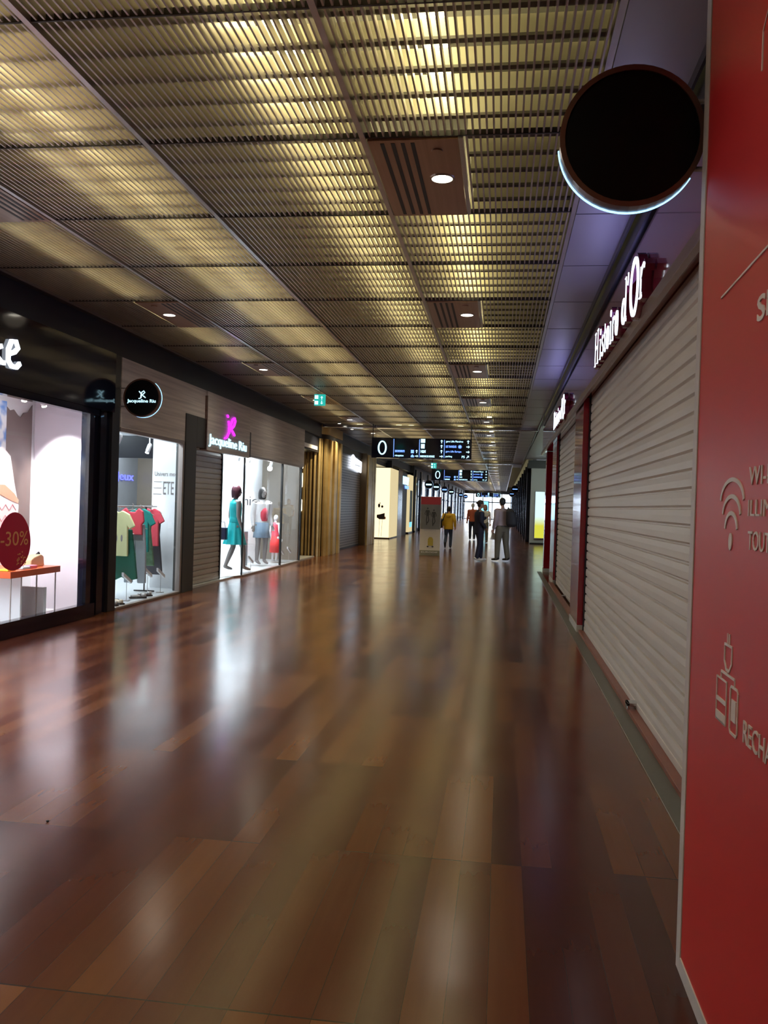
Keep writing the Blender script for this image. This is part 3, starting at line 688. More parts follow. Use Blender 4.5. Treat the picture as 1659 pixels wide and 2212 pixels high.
garment('t_shirt', 'pale yellow short-sleeved top with two dark feather prints, leftmost on the rail', 'shirt', 11.80, TEE, M_yt, 1.30,
        extra=lambda t, f: MB().ell(-.02, -.40, .016, .05, f, .024, .028, 12).ell(.06, -.40, .016, .05, f, .024, .028, 12).build('feather_print', M_tee, t))
garment('skirt', 'long dark green skirt hanging below the pale yellow top', 'skirt', 11.88, SKI, M_gs, 1.03, dx=.03)
garment('top', 'coral red top hanging right of the pale yellow one', 'shirt', 12.12, TOP, M_cor, 1.34, dx=.06)
garment('trousers', 'pale grey trousers hanging below the coral top', 'trousers', 12.18, TRO, M_gt, 1.10, dx=.10)
garment('blouse', 'teal green blouse behind the grey trousers, middle of the rail', 'shirt', 12.42, TEE, M_teal, 1.33, dx=.05)
garment('dress', 'green patterned dress hanging right of the teal blouse', 'dress', 12.6, DRE, M_pat, 1.30, dx=.02)
garment('jacket', 'short coral jacket, rightmost bright garment on the rail', 'jacket', 12.95, [(p[0]*.9, p[1]*.9) for p in TEE], M_cor, 1.33)
garment('coat', 'long dark coat at the far right end of the rail', 'coat', 13.1, [(p[0]*.9, p[1]*1.15) for p in DRE], mat('slate_fabric', (.06,.065,.08), .8, vary=.1), 1.25, dx=-.03)
def price_stand(x, y, h, label):
    t = thing('price_stand', label, 'price sign', (x, y, .03), 'small white price cards in the clothes shop window')
    MB().add([(x-.01,y-.10,h+.05),(x+.02,y-.10,h+.05),(x+.05,y+.10,h-.07),(x+.02,y+.10,h-.07),(x-.01,y-.10,h+.10),(x+.02,y-.10,h+.10),(x+.05,y+.10,h-.02),(x+.02,y+.10,h-.02)],
             [(0,3,2,1),(4,5,6,7),(0,1,5,4),(1,2,6,5),(2,3,7,6),(3,0,4,7)]).build('card', M_white, t)
    MB().tube([(x+.02,y,.04), (x+.02,y,h)], .004, 6).build('rod', M_tee, t)
    MB().box(x-.03, x+.06, y-.04, y+.04, .03, .04).build('foot', M_tee, t)
price_stand(-5.24, 11.5, .34, 'tilted white price card at the left of the clothes rack window')
price_stand(-5.28, 12.32, .36, 'tilted white price card in the middle of the clothes rack window')
price_stand(-5.24, 12.72, .32, 'tilted white price card nearest the right frame of the clothes rack window')
price_stand(-5.11, 17.1, .27, 'tilted white price card behind the glass under the teal dress')
price_stand(-5.2, 19.95, .30, 'tilted white price card just right of the bay window divider')
price_stand(-5.2, 20.65, .30, 'tilted white price card farthest right in the bay window')
def shoe(x, y, label, m, rz, s=1.0, group='shoes on the clothes shop window floor'):
    t = local(thing('shoe', label, 'shoe', (x, y, .03), group, rz))
    MB().poly([(-.12*s,0), (.12*s,0), (.13*s,.02), (-.12*s,.02)], lambda u, v, d: (d*1.0, u, v+.005), -.035, .035).build('sole', M_slot, t)
    MB().loft([(0,.03*s,.02,.036,.08*s), (0,.04*s,.045,.03,.07*s), (0,.05*s,.06,.018,.04*s)], 14).build('upper', m, t, smooth=True)
    MB().loft([(0,-.08*s,.02,.03,.04*s), (0,-.08*s,.07,.022,.035*s)], 12).build('heel', m, t, smooth=True)
    return t
M_sand = mat('sandal_tan', (.62,.50,.36), .5, vary=.1); M_silv = mat('silver_leather', (.45,.45,.46), .3, .5, vary=.1)
shoe(-5.16, 11.12, 'tan strappy sandal lying at the left of the clothes rack window floor', M_sand, .9)
shoe(-5.36, 11.22, 'tan strappy sandal, the farther one of the pair at the left', M_sand, .7)
shoe(-5.20, 11.85, 'silver shoe pointing right in front of the rail foot', M_silv, 2.2)
shoe(-5.22, 12.12, 'silver shoe beside the rail foot', M_silv, 2.5)
shoe(-5.18, 10.90, 'grey flat shoe nearest the dark post', M_silv, 1.4)
# decals on glass / interior lettering
t = thing('wall_lettering', 'dark line lettering reading ETE on the white wall behind the rail', 'lettering', (-5.5, 13.37, 1.5))
f = frC(13.378); b = MB()
b.text('Univers mode', -5.64, -5.22, 1.86, 1.93, f, 0, .004)
for z in (1.56, 1.66, 1.76): b.rect(-5.66, -5.52, z, z+.008, f, 0, .004); b.rect(-5.28, -5.16, z, z+.008, f, 0, .004)
b.text('ETE', -5.49, -5.31, 1.56, 1.77, f, 0, .004); b.build('lettering', M_tee, t)
f = frL(-5.895)
tag(MB().text('niq', 19.12, 20.1, 1.32, 1.60, f, 0, .01, -.01).build('reflected_letters', M_dark), 'large dark letters niq on the white panel inside the bay window', 'lettering')  # solid letters painting the mirror image of a sign across the corridor
M_bluesg = emis('sign_deep_blue', (.12,.14,1.0), 3)
t = tag(MB().text('Jeux', 19.9, 20.9, 1.85, 2.12, frC(21.17) if False else frL(-9.39), 0, .02).build('blue_lettering', M_bluesg), 'small blue glowing lettering seen inside the clothes shop', 'sign')
c = thing('display_plinth', 'grey-blue display plinth between the two mannequins', 'plinth', (-5.9, 18.8, .03))
MB().box(-6.05, -5.72, 18.6, 18.95, .03, .80).build('plinth', mat('plinth_blue_grey', (.16,.22,.26), .3, vary=.1), c, bevel=.006)
c = thing('handbag', 'small turquoise and yellow bag on the grey-blue plinth', 'bag', (-5.55, 18.8, .80))
MB().poly([(18.66,.802), (18.92,.802), (18.95,.92), (18.88,1.0), (18.70,1.0), (18.64,.92)], frL(-5.92), 0, .1).build('body', mat('turquoise_leather', (.10,.58,.62), .4, vary=.1), c, bevel=.015)
MB().tube([(-5.87,18.70,1.0), (-5.87,18.72,1.08), (-5.87,18.86,1.08), (-5.87,18.88,1.0)], .008).build('handle', M_ylw, c, smooth=True)

# ------------------------------------------------------------------ figures
def hand(b, w, d, s=1.0, side=1, curl=.5):
    # palm + four fingers + thumb from wrist w, pointing along d
    w = Vector(w); d = Vector(d).normalized(); x = Vector((1,0,0)); x = (x-d*x.dot(d)).normalized(); n = d.cross(x)
    b.tube([w-d*.02, w+d*.04*s, w+d*.085*s], [.027*s, .034*s, .034*s], 10, .55)
    for i, (o, l) in enumerate(((-.028,.062), (-.010,.074), (.010,.070), (.027,.054))):
        p = w+d*.085*s+x*o*s; q = p+(d*math.cos(curl*.6)-n*math.sin(curl*.6)*side)*l*.5*s; r = q+(d*math.cos(curl*1.6)-n*math.sin(curl*1.6)*side)*l*.5*s
        b.tube([p-d*.02*s, p, q, r], [.0095*s,.0095*s,.009*s,.0075*s], 6)
    p = w+d*.03*s-x*.03*s*side; b.tube([p, p+d*.03*s-x*.022*s*side, p+d*.06*s-x*.028*s*side], [.012*s,.011*s,.009*s], 6)
def figure(name, label, cat, loc, rz, J, skin, group=None, h=1.75, face=True):
    # J: joint dict in metres for a 1.75 m figure facing +Y ; body is one remeshed surface
    t = local(thing(name, label, cat, loc, group, rz)); k = h/1.75
    P = dict(hip=(0,0,.93), waist=(0,0,1.08), chest=(0,.0,1.30), neck=(0,-.01,1.47), head=(0,.015,1.63),
             shL=(-.19,-.01,1.42), elL=(-.235,-.03,1.14), wrL=(-.25,.04,.90), shR=(.19,-.01,1.42), elR=(.235,-.03,1.14), wrR=(.25,.04,.90),
             hL=(-.09,0,.92), knL=(-.10,.02,.50), anL=(-.10,-.02,.09), hR=(.09,0,.92), knR=(.10,.02,.50), anR=(.10,-.02,.09), tL=(0,.14,0), tR=(0,.14,0))
    P.update(J or {}); P = {a: Vector(c)*k for a, c in P.items()}
    b = MB()
    hp, wa, ch, ne, hd = P['hip'], P['waist'], P['chest'], P['neck'], P['head']
    b.tube([hp-Vector((0,0,.04*k)), wa, ch, ch+(ne-ch)*.55], [.125*k, .108*k, .135*k, .10*k], 16, .72)
    b.tube([P['shL'], P['shR']], .055*k, 10); b.tube([ch+(ne-ch)*.6, ne, ne+(hd-ne)*.5], [.062*k, .05*k, .048*k], 12)
    c = hd; b.ball(c+Vector((0,0,.02*k)), .080*k, .098*k, .118*k, 20); b.ball(c+Vector((0,.035*k,-.05*k)), .052*k, .052*k, .055*k, 14)
    if face:
        b.tube([c+Vector((0,.085*k,.015*k)), c+Vector((0,.108*k,-.022*k))], [.008*k,.014*k], 8)
        for sx in (-1, 1):
            b.ball(c+Vector((sx*.076*k,-.005*k,-.005*k)), .012*k, .02*k, .032*k, 8)
            b.ball(c+Vector((sx*.03*k,.082*k,.022*k)), .014*k, .010*k, .008*k, 8)
        b.tube([c+Vector((-.022*k,.086*k,-.055*k)), c+Vector((.022*k,.086*k,-.055*k))], .008*k, 8)
    for s in 'LR':
        b.tube([P['sh'+s], (P['sh'+s]+P['el'+s])/2, P['el'+s]], [.052*k,.047*k,.038*k], 10)
        b.tube([P['el'+s], P['el'+s].lerp(P['wr'+s], .4), P['wr'+s]], [.040*k,.038*k,.026*k], 10)
        hand(b, P['wr'+s], P['wr'+s]-P['el'+s], k, 1 if s == 'L' else -1)
        b.tube([P['h'+s], P['h'+s].lerp(P['kn'+s], .5), P['kn'+s]], [.090*k,.078*k,.056*k], 12)
        b.tube([P['kn'+s], P['kn'+s].lerp(P['an'+s], .35), P['an'+s]], [.055*k,.056*k,.036*k], 12)
        a = P['an'+s]; b.tube([a, a+P['t'+s]*.5-Vector((0,0,.03*k)), a+P['t'+s]+Vector((0,0,-.05*k))], [.038*k,.036*k,.026*k], 10)
    b.build('body', skin, t, True, remesh=.008)
    t['_k'] = k
    return t, P, k
def hairdo(t, P, k, m, kind='short', n='hair'):
    c = P['head']; b = MB()
    if kind == 'bob':
        b.ball(c+Vector((0,-.012*k,.03*k)), .092*k, .105*k, .122*k, 20)
        b.loft([(c.x, c.y-.035*k, c.z-.13*k, .085*k, .070*k), (c.x, c.y-.03*k, c.z-.05*k, .098*k, .085*k), (c.x, c.y-.02*k, c.z+.03*k, .096*k, .098*k)], 20)
    else:
        b.ball(c+Vector((0,-.018*k,.045*k)), .090*k, .098*k, .100*k, 20); b.ball(c+Vector((0,-.045*k,-.005*k)), .082*k, .062*k, .075*k, 14)
        if kind == 'bun': b.ball(c+Vector((0,-.11*k,.05*k)), .04*k, .04*k, .04*k, 12)
    return b.build(n, m, t, True, remesh=.012)
def shirt(t, P, k, m, name='shirt', fat=1.0, hem=.90, sleeve='long', flare=1.0, sl_fat=1.0):
    b = MB(); ch, ne, wa = P['chest'], P['neck'], P['waist']
    b.loft([(P['hip'].x, P['hip'].y, hem*k, .165*fat*flare*k, .125*fat*flare*k), (P['hip'].x, P['hip'].y, (hem+.08)*k, .160*fat*k, .122*fat*k), (wa.x, wa.y, wa.z+.03*k, .150*fat*k, .115*fat*k),
            (ch.x, ch.y, ch.z, .180*fat*k, .125*fat*k), (ch.x, ch.y, ch.z+.10*k, .19*fat*k, .115*fat*k), (ne.x, ne.y, ne.z-.02*k, .10*k, .075*k), (ne.x, ne.y, ne.z+.015*k, .062*k, .06*k)], 24)
    for s in 'LR':
        sh, el, wr = P['sh'+s], P['el'+s], P['wr'+s]
        if sleeve == 'long':
            b.tube([sh*.85+ch*.15, sh, sh.lerp(el, .5), el, el.lerp(wr, .5), el.lerp(wr, .93)], [q*k*sl_fat for q in (.075,.072,.062,.056,.05,.042)], 14)
        elif sleeve == 'short': b.tube([sh*.8+ch*.2, sh, sh.lerp(el, .55)], [.075*k,.07*k,.068*k], 14)
        else: b.tube([sh*.6+ch*.4, sh*.9+ch*.1], [.07*k,.06*k], 14)
    return b.build(name, m, t, True, remesh=.012)
def trousers(t, P, k, m, name='trousers', top=1.0, wide=1.0, end=.97):
    b = MB(); hp = P['hip']
    b.loft([(hp.x, hp.y, hp.z-.13*k, .15*k, .115*k), (hp.x, hp.y, hp.z-.03*k, .168*k, .125*k), (hp.x, hp.y, top*k, .15*k, .115*k)], 24)
    for s in 'LR':
        h, kn, an = P['h'+s], P['kn'+s], P['an'+s]
        b.tube([h, h.lerp(kn, .5), kn, kn.lerp(an, .5), kn.lerp(an, end)], [q*k*wide for q in (.100,.092,.072,.066,.060)], 16)
    return b.build(name, m, t, True, remesh=.012)
def shoes(t, P, k, m):
    for s in 'LR':
        a = P['an'+s]; d = P['t'+s]; b = MB(); g = Vector((0,0,-.045*k))
        b.tube([a+g*.2-d*.25, a+g*.6, a+d*.55+g*.9, a+d*1.15+g*1.05], [.045*k,.046*k,.042*k,.032*k], 12, .9)
        b.build('shoe', m, t, True, remesh=.01)
M_hair = mat('black_hair', (.012,.009,.008), .5, vary=.3, bscale=60); M_hairr = mat('dark_red_wig', (.05,.012,.02), .35, vary=.3, bscale=60)
M_shirtw = mat('pale_pink_shirt', (.36,.29,.32), .8, vary=.05, bscale=8, bump=.3); M_khaki = mat('khaki_trousers', (.13,.115,.085), .8, vary=.08, bscale=8, bump=.3)
M_navy = mat('navy_cloth', (.012,.014,.035), .8, vary=.2, bump=.3, bscale=10); M_shoeb = mat('black_shoe', (.012,.011,.01), .35, vary=.1)
M_yj = mat('mustard_jacket', (.62,.36,.015), .7, vary=.08, bump=.4, bscale=9); M_jean = mat('blue_jeans', (.035,.05,.09), .8, vary=.15)
M_wsh = mat('white_shoe', (.65,.63,.6), .5, vary=.05)
# man seen from behind, weight on one leg, right arm holds nothing, left hand holds a bag
t, P, k = figure('person', 'man in pale shirt and khaki trousers standing with his back turned', 'person', (.02, 24.6, 0), .45,
    dict(hip=(0,0,.95), head=(-.02,.02,1.645), shL=(-.195,.0,1.43), elL=(-.235,-.03,1.15), wrL=(-.245,.05,.90), anL=(-.15,-.02,.09), knL=(-.12,.03,.50), anR=(.17,-.03,.09), knR=(.13,.02,.50), elR=(.25,-.05,1.16), wrR=(.27,.10,.98), tL=(-.06,.14,0), tR=(-.05,.14,0)), M_skin, h=1.77)
trousers(t, P, k, M_khaki, wide=1.18); shirt(t, P, k, M_shirtw, hem=.99, fat=1.14, sl_fat=1.1); hairdo(t, P, k, M_hair); shoes(t, P, k, M_shoeb)
MB().loft([(0,0,.97*k,.158*k,.118*k), (0,0,1.0*k,.158*k,.118*k)], 24).build('belt', M_shoeb, t)
bp = thing('backpack', 'large black backpack hanging from the shoulder of the man in the pale shirt', 'backpack', (.24, 24.42, .98))
MB().loft([(.27,24.33,.98,.10,.06), (.27,24.32,1.06,.155,.10), (.26,24.32,1.25,.15,.11), (.23,24.33,1.42,.12,.09), (.20,24.42,1.50,.06,.05)], 20).build('bag', M_blk, bp, True, remesh=.012)
MB().tube([(.16,24.46,1.46), (.17,24.53,1.53), (.20,24.62,1.50), (.24,24.68,1.32), (.26,24.6,1.1)], .018, 8, .5).build('strap', M_blk, bp, True)
bg_ = thing('carrier_bag', 'small white carrier bag in the left hand of the man in the pale shirt', 'bag', (-.24, 24.66, .62))
MB().add([(-.32,24.63,.60),(-.14,24.63,.60),(-.14,24.70,.60),(-.32,24.70,.60),(-.26,24.65,.80),(-.20,24.65,.80),(-.20,24.68,.80),(-.26,24.68,.80)], [(0,3,2,1),(4,5,6,7),(0,1,5,4),(1,2,6,5),(2,3,7,6),(3,0,4,7)]).build('bag', mat('white_plastic', (.7,.7,.68), .4, vary=.05), bg_, bevel=.01)
MB().tube([(-.25,24.66,.79), (-.245,24.66,.83), (-.235,24.66,.79)], .005, 6).build('handle', mat('dark_handle', (.03,.03,.03), .5, vary=.1), bg_)
# woman in black facing him
t, P, k = figure('person', 'person in dark navy coat and trousers standing sideways with one hand raised', 'person', (-.63, 24.3, 0), -1.2,
    dict(head=(0,.03,1.63), shL=(-.17,.0,1.41), elL=(-.22,.10,1.16), wrL=(-.16,.26,1.26), elR=(.22,-.02,1.14), wrR=(.22,.12,.97), anL=(-.09,.10,.09), knL=(-.09,.10,.50), anR=(.09,-.08,.09), knR=(.09,.0,.5)), M_skin, h=1.70)
trousers(t, P, k, M_navy, wide=1.05); shirt(t, P, k, M_navy, 'coat', hem=.80, fat=1.12, flare=1.05, sl_fat=1.05); hairdo(t, P, k, M_hair, 'bun'); shoes(t, P, k, M_wsh)
# woman in yellow walking away
t, P, k = figure('person', 'person in mustard yellow jacket and jeans walking away beside the banner stand', 'person', (-1.90, 31.0, 0), -.08,
    dict(anL=(-.09,-.30,.22), knL=(-.10,.0,.52), tL=(0,.06,-.11), anR=(.09,.06,.09), knR=(.09,.10,.5), elL=(-.26,-.08,1.16), wrL=(-.27,.05,.95), elR=(.27,-.10,1.16), wrR=(.28,-.05,.92)), M_skin, h=1.50)
trousers(t, P, k, M_jean); shirt(t, P, k, M_yj, 'jacket', fat=1.28, hem=.80, flare=1.0, sl_fat=1.25); hairdo(t, P, k, M_hair); shoes(t, P, k, M_shoeb)
MB().ball((0,-.13,1.17), .10, .05, .06, 14).build('hood', M_yj, t, True)
sb = thing('shoulder_bag', 'black shoulder bag on the left side of the person in the yellow jacket', 'bag', (-2.12, 30.85, .75))
MB().loft([(-2.22,30.80,.72,.08,.06), (-2.22,30.80,.78,.11,.08), (-2.22,30.80,.95,.10,.075), (-2.11,30.83,1.06,.06,.045)], 18).build('bag', M_blk, sb, True, remesh=.012)
MB().tube([(-2.10,30.82,1.04), (-2.04,30.80,1.18), (-2.0,30.84,1.29), (-2.0,31.0,1.30), (-2.03,31.14,1.15)], .014, 8).build('strap', M_blk, sb, True)
# two people farther back
t, P, k = figure('person', 'person in a rust coloured top partly hidden behind the person in navy', 'person', (-1.35, 40.0, 0), .1,
    dict(wrR=(.18,.25,1.1), elR=(.25,.02,1.12)), M_skin, h=1.68)
trousers(t, P, k, M_navy); shirt(t, P, k, mat('rust_top', (.40,.09,.045), .8, vary=.1), hem=.88, fat=1.1); hairdo(t, P, k, mat('white_cap', (.6,.6,.62), .7, vary=.05), n='cap'); shoes(t, P, k, M_shoeb)
t, P, k = figure('person', 'person in a cream top seen far off behind the figure in navy', 'person', (-.72, 37.0, 0), 2.9,
    dict(wrR=(.22,.22,1.02), elR=(.25,.0,1.14)), M_skin, h=1.62)
trousers(t, P, k, M_khaki); shirt(t, P, k, mat('cream_top', (.60,.55,.48), .8, vary=.05), hem=.88, sleeve='short'); hairdo(t, P, k, mat('auburn_hair', (.18,.05,.02), .5, vary=.2), 'bob'); shoes(t, P, k, M_shoeb)

# mannequins in the bay window
M_dress = mat('turquoise_dress', (.0,.36,.38), .5, vary=.08, bump=.3, bscale=12)
t, P, k = figure('mannequin', 'grey mannequin in a sleeveless turquoise dress with dark red bob wig', 'mannequin', (-5.36, 16.85, .05), -.9,
    dict(anL=(-.10,-.16,.10), knL=(-.09,.0,.50), anR=(.10,.16,.10), knR=(.10,.14,.50)), M_mann, 'window mannequins', 1.74)
shirt(t, P, k, M_dress, 'bodice', hem=1.0, sleeve='none', fat=.98)
b = MB(); n = 48; rings = []
for j in range(7):
    q = j/6; z = (1.06-.50*q)*k; r = (.135+.14*q)*k; rings.append([(r*(1+.10*q*math.sin(9*2*PI*i/n))*math.cos(2*PI*i/n), .8*r*(1+.10*q*math.sin(9*2*PI*i/n))*math.sin(2*PI*i/n), z) for i in range(n)])
b.add([p for r in rings for p in r], [(j*n+i, j*n+(i+1) % n, (j+1)*n+(i+1) % n, (j+1)*n+i) for j in range(6) for i in range(n)]).build('skirt', M_dress, t, True)
MB().loft([(0,0,1.04*k,.150*k,.118*k), (0,0,1.08*k,.150*k,.118*k)], 24).build('waist_band', mat('turquoise_band', (.25,.65,.62), .5, vary=.05), t)
hairdo(t, P, k, M_hairr, 'bob')
c = thing('handbag', 'dark navy handbag hanging at the side of the turquoise dressed mannequin', 'bag', (-5.52, 16.6, .75))
MB().box(-5.66, -5.44, 16.52, 16.64, .70, .95).build('body', mat('navy_leather', (.01,.012,.04), .35, vary=.2), c, bevel=.02)
MB().tube([(-5.62,16.58,.95), (-5.60,16.58,1.06), (-5.50,16.58,1.06), (-5.48,16.58,.95)], .008).build('handle', M_shoeb, c, True)
M_wr = mat('white_red_print', (.75,.70,.70), .7, vary=.05)
t, P, k = figure('mannequin', 'mannequin in white cardigan, red striped top and pale blue skirt, beside the plinth', 'mannequin', (-5.42, 19.0, .05), -2.3,
    dict(), M_mann, 'window mannequins', 1.74)
shirt(t, P, k, M_wr, 'cardigan', hem=.86, fat=1.05)
MB().loft([(0,.045,1.0*k,.11*k,.09*k), (0,.05,1.2*k,.12*k,.10*k), (0,.03,1.36*k,.10*k,.09*k)], 20).build('striped_top', M_cor, t, True)
MB().loft([(0,0,.62*k,.21*k,.16*k), (0,0,.8*k,.185*k,.145*k), (0,0,.97*k,.17*k,.13*k)], 28).build('skirt', mat('denim_blue', (.28,.38,.50), .8, vary=.1), t, True)
hairdo(t, P, k, M_hair, 'bob')
t, P, k = figure('mannequin', 'smaller mannequin in a bright red dress just right of the bay window divider', 'mannequin', (-5.35, 19.95, .05), -.5,
    dict(), M_white, 'window mannequins', 1.12, False)
shirt(t, P, k, M_cor, 'bodice', hem=.95, sleeve='none')
MB().loft([(0,0,.36*k,.22*k,.18*k), (0,0,.7*k,.21*k,.17*k), (0,0,1.0*k,.15*k,.12*k)], 28).build('skirt', mat('bright_red_cloth', (.80,.03,.03), .7, vary=.05), t, True)

# ------------------------------------------------------------------ gold column, mesh shutter, far left shops
def arc_pts(n):
    pts = []
    for i in range(n):
        q = i/(n-1)
        if q < .25: pts.append((-5.62+(q/.25)*.34, 23.42))
        elif q < .7:
            a = -PI/2+(q-.25)/.45*PI/2; pts.append((-5.28+.35*math.cos(a), 24.05+.63*math.sin(a)))
        else: pts.append((-4.93, 24.05+(q-.7)/.3*1.75))
    return pts
t = thing('gold_column', 'rounded corner column clad in tall upright gold fins', 'column', (-5.2, 24.3, 0))
A = arc_pts(40)
core = [(-5.75,23.52)]+[(x-.07 if x > -5.2 else x, y+.07) for x, y in A]+[(-5.75,25.85)]
fz = lambda u, v, d: (u, v, d)
MB().poly(core, fz, 0, 3.32).build('core', M_goldd, t)
MB().poly([(-5.75,23.40)]+[(x+.02, y-.02) for x, y in A]+[(-5.75,25.9)], fz, 3.30, 3.42).build('band', M_dark, t)
MB().poly([(-5.75,23.34)]+[(x+.05, y-.05) for x, y in A]+[(-5.75,25.9)], fz, 3.42, 3.685).build('drum', M_gold, t)
fins = arc_pts(15)
for i, (x, y) in enumerate(fins[:-1]):
    x2, y2 = fins[i+1]; dx, dy = x2-x, y2-y; L = math.hypot(dx, dy); ux, uy = dx/L, dy/L; nx, ny = uy, -ux
    w = L*(.62 if i % 3 else .45); d = .07 if i % 2 else .03
    q = [(x, y), (x+ux*w, y+uy*w), (x+ux*w+nx*d, y+uy*w+ny*d), (x+nx*d, y+ny*d)]
    MB().poly(q, fz, .0, 3.30).build('fin', M_gold, t, bevel=.004)
def small_down(x, y, label, e=170, col=(1,.82,.5)):
    t = thing('downlight', label, 'ceiling light', (x, y, 3.66), 'small downlights before the gold column')
    MB().tube([(x,y,3.70), (x,y,3.665)], .05, 20, cap=False).build('ring', M_chrome, t); MB().tube([(x,y,3.664), (x,y,3.660)], .04, 20, cap=False).build('bulb', M_lampw, t)
    lamp('SPOT', (x, y, 3.64), e, col, t, .04, None, (-.22,.05,-1), 2.0, .7)
small_down(-4.45, 22.9, 'small warm downlight in front of the rounded corner of the gold column')
small_down(-4.40, 24.6, 'small warm downlight beside the straight side of the gold column')
small_down(-4.40, 29.0, 'small warm downlight above the perforated grille', 40)
M_ovl = emis('warm_glow', (1,.85,.5), 5)  # warm capsules added to glow where the column shows bright spots
for z0, z1 in ((1.25,1.58), (1.92,2.32), (2.44,2.72)):
    o = MB().tube([(-5.56,23.40,z0+.03), (-5.56,23.40,z1-.03)], .03, 12).build('glow_capsule', M_ovl, None, True)
    tag(o, 'elongated warm glowing lamp on the gold column, %s of three' % {1.25:'lowest', 1.92:'middle', 2.44:'topmost'}[z0], 'lamp', 'glowing lamps on the gold column')
def meshmat():
    m = mat('perforated_shutter', (.30,.28,.27), .3, .6); nt = m.node_tree; N = nt.nodes; L = nt.links; tc = N.new('ShaderNodeTexCoord'); br = N.new('ShaderNodeTexBrick')
    sp = N.new('ShaderNodeSeparateXYZ'); mp = N.new('ShaderNodeCombineXYZ'); L.new(tc.outputs['Object'], sp.inputs[0]); L.new(sp.outputs[1], mp.inputs[0]); L.new(sp.outputs[2], mp.inputs[1]); L.new(mp.outputs[0], br.inputs['Vector'])
    br.inputs['Scale'].default_value = 1; br.inputs['Brick Width'].default_value = .17; br.inputs['Row Height'].default_value = .085; br.inputs['Mortar Size'].default_value = .026
    br.inputs['Color1'].default_value = (.02,.02,.03,1); br.inputs['Color2'].default_value = (.05,.045,.05,1); br.inputs['Mortar'].default_value = (.42,.38,.36,1)
    L.new(br.outputs['Color'], N['Principled BSDF'].inputs['Base Color']); return m
M_mesh = meshmat()
t = thing('roller_grille', 'perforated grey roller grille closed beside the gold fin column', 'shutter', (-5.15, 28.3, 0))
MB().box(-5.18, -5.15, 25.85, 30.75, .06, 3.12).build('grille', M_mesh, t); MB().box(-5.19, -5.13, 25.85, 30.75, 0, .06).build('bottom_bar', M_dark, t)
struct(MB().box(-5.3, -5.1, 25.85, 30.8, 3.12, 3.4).build('trim_11', M_dark))
t = thing('shop_sign', 'glowing white sign with a thin dark underline hanging on the perforated grille', 'sign', (-5.1, 29.5, 2.66))
MB().poly([(28.55,2.70), (30.5,2.62), (30.55,3.02), (29.2,3.10), (28.8,3.18), (28.6,3.12)], frL(-5.12), 0, .06).build('lit_face', M_letter, t, bevel=.02)
MB().rect(29.1, 30.2, 2.83, 2.85, frL(-5.058), 0, .004).build('underline', M_dark, t)
t = thing('column', 'brown column with gold fin edges between the perforated grille and the cream display', 'column', (-5.1, 31.6, 0))
MB().box(-5.5, -4.93, 30.8, 32.7, 0, 3.34).build('shaft', M_goldd, t)
for (y0, y1) in ((31.0,31.9), (32.0,32.35), (32.5,32.8)): MB().box(-4.94, -4.87, y0, y1, 0, 3.30).build('fin', M_gold, t, bevel=.004)
struct(MB().box(-5.6, -5.1, 32.8, 37.2, 3.15, 3.6).box(-5.65, -5.6, 32.8, 37.3, 0, 3.4).build('wall_left_far', M_dark))
# cream light box
M_cream = emis('cream_lit', (1.0,.84,.50), 1.5); M_creams = emis('cream_lit_side', (1.0,.82,.45), .75)
t = thing('light_box', 'tall glowing cream display box with dark header, farther down on the left', 'light box', (-5.2, 38.5, 0))
MB().box(-5.58, -4.87, 37.3, 40.0, .06, 3.12).build('side_panel', M_creams, t)
MB().box(-5.56, -4.90, 37.285, 37.3, .06, 3.12).build('front_panel', M_cream, t)
MB().box(-5.6, -4.85, 37.26, 40.02, 0, .06).build('plinth', M_goldd, t)
MB().box(-5.62, -4.84, 37.25, 37.5, 3.12, 3.45).build('header', M_dark, t)
f = frC(37.284); b = MB()
b.ell(-5.36, 1.46, .05, .09, f, 0, .004, 16).ell(-5.22, 1.42, .05, .055, f, 0, .004, 16).line([(-5.34,1.58), (-5.30,1.56)], .04, f, 0, .004)
b.poly([(-5.45,1.05), (-5.30,1.08), (-5.10,1.14), (-5.10,.86), (-5.33,.86), (-5.45,.93)], f, 0, .004)
b.build('printed_figure', mat('print_taupe', (.10,.06,.05), .6, vary=.1), t)
MB().line([(-5.32,.86), (-5.34,.1)], .012, f, 0, .004).line([(-5.20,.86), (-5.23,.1)], .012, f, 0, .004).build('printed_legs', M_tee, t)
MB().poly([(-5.12,.86), (-5.05,.88), (-5.06,.98), (-5.12,.98)], f, 0, .005).build('printed_bag', mat('print_orange', (.6,.12,.03), .6, vary=.1), t)
struct(MB().box(-5.2, -4.87, 40.1, 41.8, 0, 3.2).build('wall_left_dark_bay', M_black))
t = thing('roller_shutter', 'dark grey closed shutter right of the glowing cream display box', 'shutter', (-4.95, 43, 0))
MB().box(-5.0, -4.93, 41.8, 44.3, 0, 3.15).build('curtain', mat('dark_shutter', (.10,.09,.10), .5, vary=.1), t)
t = thing('shop_sign', 'pale blue lit lettering reading NEW, beyond the cream display box', 'sign', (-4.9, 43.2, 2.5))
MB().text('NEW', 42.0, 44.6, 2.55, 2.95, frL(-4.91), 0, .05, .02).build('lettering', M_lcyan, t); MB().text('YORK', 43.0, 44.6, 2.35, 2.50, frL(-4.91), 0, .05, .02).build('second_line', M_lblue, t)
t = thing('light_box', 'narrower glowing cream display beyond the dark shutter, with a pale blue picture', 'light box', (-4.95, 45.7, 0))
MB().box(-5.2, -4.86, 44.7, 46.7, .1, 3.12).build('panel', M_creams, t)
f = frL(-4.858)
MB().rect(45.2, 46.4, .4, 2.3, f, 0, .004).build('picture', mat('print_bluegrey', (.12,.20,.22), .5, vary=.4, bscale=2), t)
